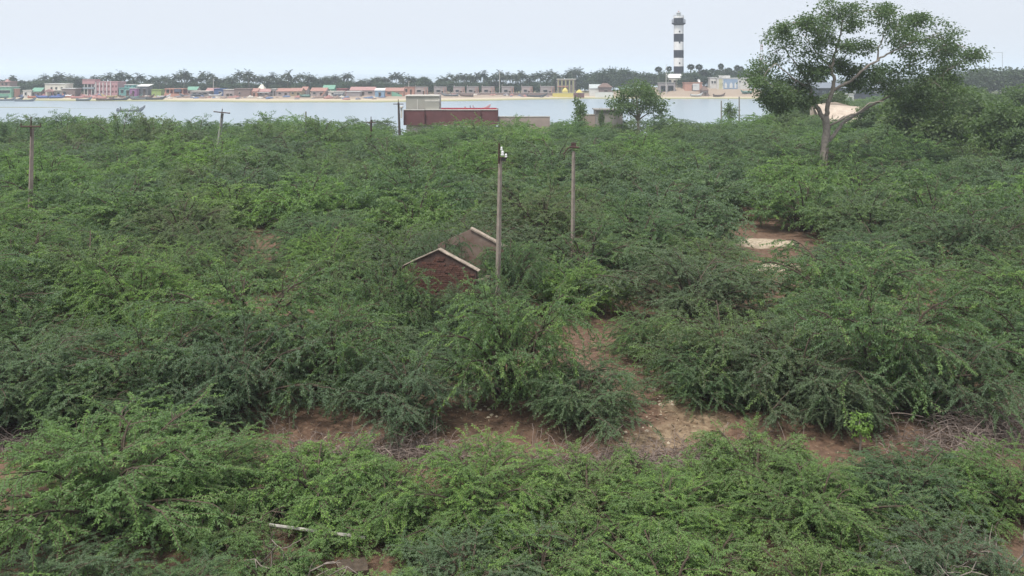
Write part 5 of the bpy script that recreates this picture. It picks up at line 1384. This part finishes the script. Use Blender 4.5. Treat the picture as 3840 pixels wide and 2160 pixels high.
house("thatched_hut", "small brown thatched hut on the beach below the white houses", 2632, 2656, 324, 429, 4, W_BROWN, D1, "hip", M_THATCH, cat="hut", over=0.4)
house("village_house", "small white house left of the mural building", 2663, 2689, 290, 440, 6, W_WHITE, [(0.2, 0.4, 0.5, 0.7, "window"), (0.6, 0.8, 0.5, 0.7, "window")], "flat", R_WHITE)
def mural():
    Y = 438.0; X0 = wx(2690, Y); g = float(ground_z(X0, Y)) - 0.2; z = lambda py: wz(py, Y) - g; X = lambda p: wx(p, Y) - X0
    root = empty("mural_building", (X0, Y, g))
    MB().box(X(2690), X(2808), 0, 9, 0, z(292)).build("wall", W_WHITE, root)
    MB().box(X(2697), X(2740), 1.0, 8, z(292) + 0.002, z(283)).build("upper_storey", W_WHITE, root)
    MB().box(X(2688), X(2810), -0.2, 9.2, z(292) - 0.25, z(292) + 0.0015).build("roof_edge", R_WHITE, root)
    MB().box(X(2696), X(2709), -0.06, -0.002, 0.1, z(296)).build("yellow_panel", P_("pale_yellow_panel", 222, 216, 160), root)
    pn = MB().box(X(2713), X(2766), -0.12, -0.003, 0.3, z(297)).build("blue_panel", P_("mural_blue", 150, 180, 215), root)
    for p, w in ((2717, 9), (2736, 11), (2754, 7)):
        MB().prism([(X(p), 0.8), (X(p + w), 0.8), (X(p + w), z(316)), (X(p + w / 2), z(308)), (X(p), z(316))], -0.2, -0.123).build("pale_arch", R_WHITE, pn)
    for p, t in ((2772, 303), (2790, 308)): MB().box(X(p), X(p + 6), -0.06, -0.002, z(t + 6), z(t)).build("window", M_DARKWIN, root)
    tag(root, "white building with a blue panel of pale arches, right of lighthouse", "building")
mural()
def blue_shed():
    Y = 395.0; X0 = wx(2900, Y); g = float(ground_z(X0 + 30, Y)) - 0.2; z = lambda py: wz(py, Y) - g; X = lambda p: wx(p, Y) - X0
    root = empty("long_shed", (X0, Y, g))
    ms = P_("blue_grey_sheet", 120, 132, 150); md = P_("dark_blue_wall", 62, 70, 92)
    MB().box(X(2900), X(3400), 0, 14, 0, z(330)).build("wall", md, root)
    v = [(X(2890), -1, z(331)), (X(3410), -1, z(331)), (X(3410), 7, z(312)), (X(2890), 7, z(312))]
    v += [(x, y_, q + 0.2) for x, y_, q in v]
    MB().add(v, [(3, 2, 1, 0), (4, 5, 6, 7), (0, 1, 5, 4), (1, 2, 6, 5), (2, 3, 7, 6), (3, 0, 4, 7)]).build("roof_slope", ms, root)
    for p in range(2915, 3400, 28): MB().box(X(p), X(p + 14), -0.08, -0.002, z(350), z(340)).build("window", R_WHITE if p % 3 == 0 else ms, root)
    tag(root, "long blue grey shed glimpsed through the big tree", "shed")
blue_shed()
house("white_hut", "small white hut with dark mouth behind the big tree's fork", 3130, 3150, 352, 330, 4, R_WHITE, D1, "flat", R_WHITE, cat="hut")
house("white_hut", "second small white hut right of the one behind the fork", 3178, 3202, 352, 332, 4, R_WHITE, D1, "flat", R_WHITE, cat="hut")
dish = MB().lathe([(0.15, 0.0), (0.6, 0.08), (0.9, 0.30), (0.95, 0.42), (0.55, 0.2)], 14).build("satellite_dish", R_WHITE)
dish.location = (wx(2619, 436), 436, wz(303, 436)); dish.rotation_euler = (math.radians(70), 0, 0.5); dish.scale = (0.95, 0.95, 0.95)
tag(dish, "round white dish among trees below the lighthouse", "dish")

# ------------------------------------------------------------------ boats
def hull(L, B, D, bow=1.0, stern=0.35, n=13):
    """open canoe-like hull, bow at +x"""
    mb = MB(); V = []; k = 9
    for i in range(n):
        t = i / (n - 1); x = (t - 0.45) * L
        w = B / 2 * (math.sin(math.pi * min(1, 0.18 + t * 0.86)) ** 0.7) * (1 - max(0, t - 0.75) * 2.6)
        w = max(w, 0.03)
        sheer = D + bow * max(0, (t - 0.55) / 0.45) ** 2.2 + stern * max(0, (0.18 - t) / 0.18) ** 1.5
        keel = 0.0 + (sheer * 0.72) * max(0, (t - 0.72) / 0.28) ** 2
        for j in range(k):
            a = math.pi * j / (k - 1); c = -math.cos(a)
            V.append((x, w * c, keel + (sheer - keel) * (1 - math.sin(a) ** 0.8)))
    f = [(i * k + j, (i + 1) * k + j, (i + 1) * k + j + 1, i * k + j + 1) for i in range(n - 1) for j in range(k - 1)]
    off = len(V); V2 = [(x * 0.985, y_ * 0.9, z + 0.05) for x, y_, z in V]
    f2 = [tuple(off + q for q in reversed(t)) for t in f]
    rim = [(i * k, i * k + off, (i + 1) * k + off, (i + 1) * k) for i in range(n - 1)] + [((i + 1) * k + k - 1, (i + 1) * k + k - 1 + off, i * k + k - 1 + off, i * k + k - 1) for i in range(n - 1)]
    mb.add(V + V2, f + f2 + rim)
    return mb
def boat(label, X, Y, L, col, rz=0.0, z=-0.95, B=1.5, D=0.7, bow=1.1, mast_h=0, tarp=None, inner=None):
    root = empty("fishing_boat", (X, Y, z), rz)
    hull(L, B, D, bow).build("hull", col, root, smooth=True)
    for x in (-0.25, 0.0, 0.22): MB().box(L * x - 0.12, L * x + 0.12, -B * 0.40, B * 0.40, D * 0.70, D * 0.78).build("thwart", inner or M_DOOR, root)
    MB().box(-0.3, 0.1, -0.15, 0.15, D * 0.5, D + 0.5).build("engine", M_BLACK, root, loc=(-L * 0.40, 0, 0))
    if mast_h: MB().tube([(L * 0.05, 0, 0.1), (L * 0.10, 0, mast_h)], [0.07, 0.05], 5).build("mast", M_DEAD, root)
    if tarp:
        t = MB(); n = 7
        prof = [(-B * 0.5, D * 0.9), (-B * 0.3, D * 1.3), (0, D * 1.55), (B * 0.3, D * 1.25), (B * 0.5, D * 0.9)]
        V = [((i / (n - 1) - 0.55) * L * 0.62, y_, zz + 0.10 * math.sin(i * 2.1 + y_ * 3)) for i in range(n) for y_, zz in prof]
        t.add(V, [(i * 5 + j, (i + 1) * 5 + j, (i + 1) * 5 + j + 1, i * 5 + j + 1) for i in range(n - 1) for j in range(4)])
        t.build("tarp", tarp, root)
    tag(root, label, "boat", "fishing boats")
    return root
B_GREY = P_("boat_grey", 120, 128, 138); B_DARK = P_("boat_dark", 70, 75, 85); B_BLUE = P_("boat_blue", 60, 95, 175); B_WHITE = P_("boat_white", 220, 222, 225); B_ORG = P_("boat_orange", 215, 120, 80); B_PINK = P_("boat_pink", 225, 150, 150); B_GRN = P_("boat_green", 90, 140, 130); B_YEL = P_("boat_yellow", 205, 185, 110); B_BRN = P_("boat_brown", 120, 92, 82)
SK = paint("skin", (0.16, 0.09, 0.06, 1), 0.6)
def person(label, X, Y, z, h=1.65, seated=False, cloth=None, rz=0.0):
    J = {"pel": (0, 0, .53), "che": (0, 0, .72), "nek": (0, 0, .84), "hed": (0, 0, .90), "top": (0, .01, .98),
         "hl": (-.055, 0, .50), "hr": (.055, 0, .50), "kl": (-.06, .01, .28), "kr": (.06, .01, .28), "al": (-.06, 0, .04), "ar": (.06, 0, .04), "tl": (-.06, -.09, .015), "tr": (.06, -.09, .015),
         "sl": (-.12, 0, .80), "sr": (.12, 0, .80), "el": (-.15, -.02, .63), "er": (.16, -.04, .64), "wl": (-.15, -.08, .48), "wr": (.15, -.13, .52), "fl": (-.15, -.10, .42), "fr": (.14, -.17, .47)}
    if seated:
        for k in ("kl", "kr"): J[k] = (J[k][0], -.24, .52)
        for k in ("al", "ar"): J[k] = (J[k][0], -.25, .27)
        for k in ("tl", "tr"): J[k] = (J[k][0], -.33, .25)
    rad = {"pel": .075, "che": .085, "nek": .035, "hed": .058, "top": .045, "hl": .055, "hr": .055, "kl": .042, "kr": .042, "al": .026, "ar": .026, "tl": .022, "tr": .022, "sl": .04, "sr": .04, "el": .028, "er": .028, "wl": .02, "wr": .02, "fl": .016, "fr": .016}
    E = [("pel", "che"), ("che", "nek"), ("nek", "hed"), ("hed", "top"), ("pel", "hl"), ("pel", "hr"), ("hl", "kl"), ("hr", "kr"), ("kl", "al"), ("kr", "ar"), ("al", "tl"), ("ar", "tr"), ("che", "sl"), ("che", "sr"), ("sl", "el"), ("sr", "er"), ("el", "wl"), ("er", "wr"), ("wl", "fl"), ("wr", "fr")]
    ks = list(J); me = bpy.data.meshes.new("person")
    off = 0.25 if seated else 0.0
    me.from_pydata([tuple(np.array(J[k]) * h - np.array([0, 0, off * h])) for k in ks], [(ks.index(a), ks.index(b)) for a, b in E], [])
    o = bpy.data.objects.new("person", me); C.objects.link(o)
    md = o.modifiers.new("skin", 'SKIN')
    for i, k in enumerate(ks):
        me.skin_vertices[0].data[i].radius = (rad[k] * h,) * 2
        me.skin_vertices[0].data[i].use_root = (k == "pel")
    ss = o.modifiers.new("smooth", 'SUBSURF'); ss.levels = 1; ss.render_levels = 1
    m, n, l, b = nodes_of("person_clothing")
    tc = n.new("ShaderNodeTexCoord"); sp = n.new("ShaderNodeSeparateXYZ"); l.new(tc.outputs["Object"], sp.inputs[0])
    rp = n.new("ShaderNodeValToRGB"); rp.color_ramp.interpolation = 'CONSTANT'
    mr = n.new("ShaderNodeMath"); mr.operation = 'MULTIPLY_ADD'; mr.inputs[1].default_value = 1 / h; mr.inputs[2].default_value = off; l.new(sp.outputs[2], mr.inputs[0]); l.new(mr.outputs[0], rp.inputs[0])
    el = rp.color_ramp.elements; el[0].position = 0.0; el[0].color = (0.16, 0.09, 0.06, 1); el[1].position = 0.22; el[1].color = (0.05, 0.05, 0.07, 1)
    e = el.new(0.54); e.color = cloth or (0.12, 0.13, 0.16, 1); e = el.new(0.83); e.color = (0.16, 0.09, 0.06, 1); e = el.new(0.955); e.color = (0.01, 0.01, 0.01, 1)
    l.new(rp.outputs[0], b.inputs["Base Color"]); me.materials.append(m)
    o.location = (X, Y, z); o.rotation_euler = (0, 0, rz)
    tag(o, label, "person")
    return o
bx_, by_ = wx(486, 287), 287.0
boat("long grey boat with raised bow gliding on the lagoon at left", bx_, by_, 9.2, B_GREY, 0.0, -1.0, 1.4, 0.75, 1.5)
person("person standing at the stern of the long grey boat", bx_ - 3.0, by_, -0.78, 1.65, cloth=(0.10, 0.11, 0.14, 1), rz=1.2)
person("person sitting near the raised bow of the long grey boat", bx_ + 2.7, by_, -0.25, 1.6, True, (0.07, 0.07, 0.08, 1), 1.5)
bx2, by2 = wx(1785, 300), 300.0
boat("reddish boat on the water just above the maroon building", bx2, by2, 9.0, B_PINK, 0.0, -1.0, 1.4, 0.75, 1.4)
person("person standing in the reddish boat above the maroon building", bx2 - 2.0, by2, -0.78, 1.65, cloth=(0.12, 0.12, 0.14, 1), rz=1.5)
person("person in red sitting in the reddish boat above the maroon building", bx2 - 1.0, by2, -0.3, 1.6, True, (0.45, 0.05, 0.06, 1), 1.5)
BT = [(20, 378, 8.5, B_GREY, 0, "grey boat with mast moored at the far left shore", 4.0, None), (50, 377, 8, B_DARK, .2, "dark boat moored second from the left edge", 0, None), (92, 380, 9, B_GREY, .1, "grey boat with a tall mast floating below the white hut", 4.5, None),
      (8, 368, 7, B_GRN, .5, "green boat drawn up at the left edge below the green house", 0, None), (132, 368, 7, B_ORG, .3, "orange boat drawn up below the brown hut", 0, None), (160, 369, 7, B_BLUE, -.2, "blue tarp covered boat below the white two storey house", 0, B_BLUE), (190, 367, 6, B_PINK, .4, "pink boat drawn up below the red porch", 0, None),
      (212, 369, 7, B_BLUE, .1, "blue covered boat just right of the red porch", 0, B_BLUE), (233, 363, 7, B_DARK, .3, "boat under a bright blue tarp by the brown house", 0, P_("bright_blue_tarp", 70, 110, 215)), (256, 366, 6, B_ORG, -.2, "orange boat under a white cover below the brown house", 0, B_WHITE), (290, 369, 6, B_PINK, .2, "pale pink boat left of the pink building", 0, None),
      (313, 378, 7, B_GREY, 0, "grey boat floating at the left foot of the pink building", 0, None), (338, 366, 6, B_PINK, .3, "pink boat on the sand before the pink building", 0, None), (370, 370, 7.5, P_("pale_red_boat", 230, 160, 155), .1, "pale red boat on the sand below the pink fins", 0, None), (392, 377, 8, B_BRN, 0, "brown boat afloat below the pink building", 0, None),
      (412, 366, 7, B_YEL, .3, "yellow boat below the right end of the pink building", 3.0, None), (446, 376, 9, B_DARK, 0, "dark boat afloat below the turquoise house", 0, None), (470, 366, 7, B_BRN, -.3, "brown boat drawn up before the turquoise house", 0, None), (500, 369, 7, B_GRN, .2, "green boat drawn up below the magenta hut", 0, None),
      (520, 374, 8, B_GREY, .1, "grey boat at the water below the dark grey house", 0, None), (548, 368, 6.5, B_BRN, .4, "brown boat with leaning mast below the dark grey house", 4.0, None), (582, 374, 9, B_DARK, 0, "long dark boat with a mast below the lime green shed", 4.5, None), (612, 367, 6, B_WHITE, .2, "white boat on the sand left of the open pavilion", 0, None),
      (605, 352, 5, B_YEL, .1, "yellowish covered boat beside the lime green shed", 0, B_YEL), (700, 363, 6, B_GREY, .2, "grey boat on the sand right of the open pavilion", 0, None), (740, 362, 6, B_DARK, -.1, "dark boat in front of the long low grey house", 0, B_DARK), (806, 362, 6, B_WHITE, .2, "white boat in front of the blue house", 0, None),
      (1268, 362, 5, B_GREY, .2, "grey boat before the low white house", 0, B_DARK), (1145, 365, 5, B_GRN, .1, "small green boat before the red tiled houses", 0, B_GRN), (1690, 361, 8, B_GREY, .1, "grey boat drawn up before the unfinished houses", 0, None), (1750, 362, 7, B_BRN, -.2, "brown boat drawn up below the fourth unfinished house", 0, None),
      (2010, 364, 10, B_DARK, 0, "dark flat boat at the waterline below the last grey houses", 0, None), (2610, 338, 6, B_WHITE, .1, "white boat on the sand left of the small thatched hut", 0, None), (2695, 363, 6, B_BRN, .1, "brown boat on the sand below the mural building", 0, None), (2800, 352, 6, B_GRN, .3, "green boat on the sand near the big tree's left edge", 0, B_GRN)]
for p, py, L, m, rz_, lb, mh, tp in BT:
    Ys = np.arange(345, 432, 0.5); on = wz(py, Ys) <= np.maximum(ground_z(wx(p, Ys), Ys), -0.8)
    Y = float(Ys[np.argmax(on)]) if on.any() else 428.0
    X = wx(p, Y); g = float(ground_z(X, Y)); z = max(g - 0.05, -0.98)
    boat(lb, X, Y, L, m, rz_ + (math.pi if (p // 3) % 2 else 0), z, 1.6, 0.85, 1.2, mh, tp)

# ------------------------------------------------------------------ heaps of nets and gear along the beach
nr = np.random.default_rng(90)
heap_me = []
for k, mat in enumerate((P_("net_grey", 128, 120, 128), P_("net_brown", 140, 112, 100), P_("net_blue", 90, 115, 160), P_("net_pale", 205, 195, 180), P_("net_red", 175, 110, 100))):
    b = MB().lathe([(1.5, -0.2), (1.35, 0.25), (0.9, 0.6), (0.35, 0.8)], 10)
    v = b.v[0]; v *= 1 + 0.25 * np.sin(v[:, :1] * 3.1 + k) * np.cos(v[:, 1:2] * 3.7 - k) + 0.1 * np.sin(v[:, 2:] * 9 + v[:, :1] * 5)
    heap_me.append(b.mesh("net_heap", mat, True))
for i in range(90):
    p = nr.uniform(0, 1500) if i < 72 else nr.uniform(1640, 2060)
    Y = float(far_shore(wx(p, 400))) + nr.uniform(16, 27) if i < 72 else nr.uniform(424, 431)
    X = wx(p, Y); o = link_mesh("net_heap", heap_me[int(nr.integers(5))], None, (X, Y, float(ground_z(X, Y))))
    s = nr.uniform(0.5, 1.25); o.scale = (s * nr.uniform(0.8, 1.6), s, s * nr.uniform(0.6, 1.2)); o.rotation_euler = (0, 0, nr.uniform(0, 6))
    w = "among the boats near the pink building" if p < 620 else "on the sand before the tiled houses" if p < 1500 else "before the low wall of unfinished houses"
    tag(o, "heap of fishing nets and gear " + w, "net heap", "net heaps " + w)

# ------------------------------------------------------------------ air
hz = MB().box(-9800, 9800, -60, 9700, -6.0, 50.0).build("haze", None)
m = bpy.data.materials.new("haze_air"); m.use_nodes = True
n, l = m.node_tree.nodes, m.node_tree.links
n.clear(); mo = n.new("ShaderNodeOutputMaterial"); pv = n.new("ShaderNodeVolumePrincipled")
pv.inputs["Color"].default_value = (0.86, 0.93, 1.0, 1); pv.inputs["Density"].default_value = 0.00040; pv.inputs["Anisotropy"].default_value = 0.2
l.new(pv.outputs[0], mo.inputs["Volume"]); hz.data.materials.append(m)
tag(hz, "thin pale sea haze in the air", "haze", kind="stuff")
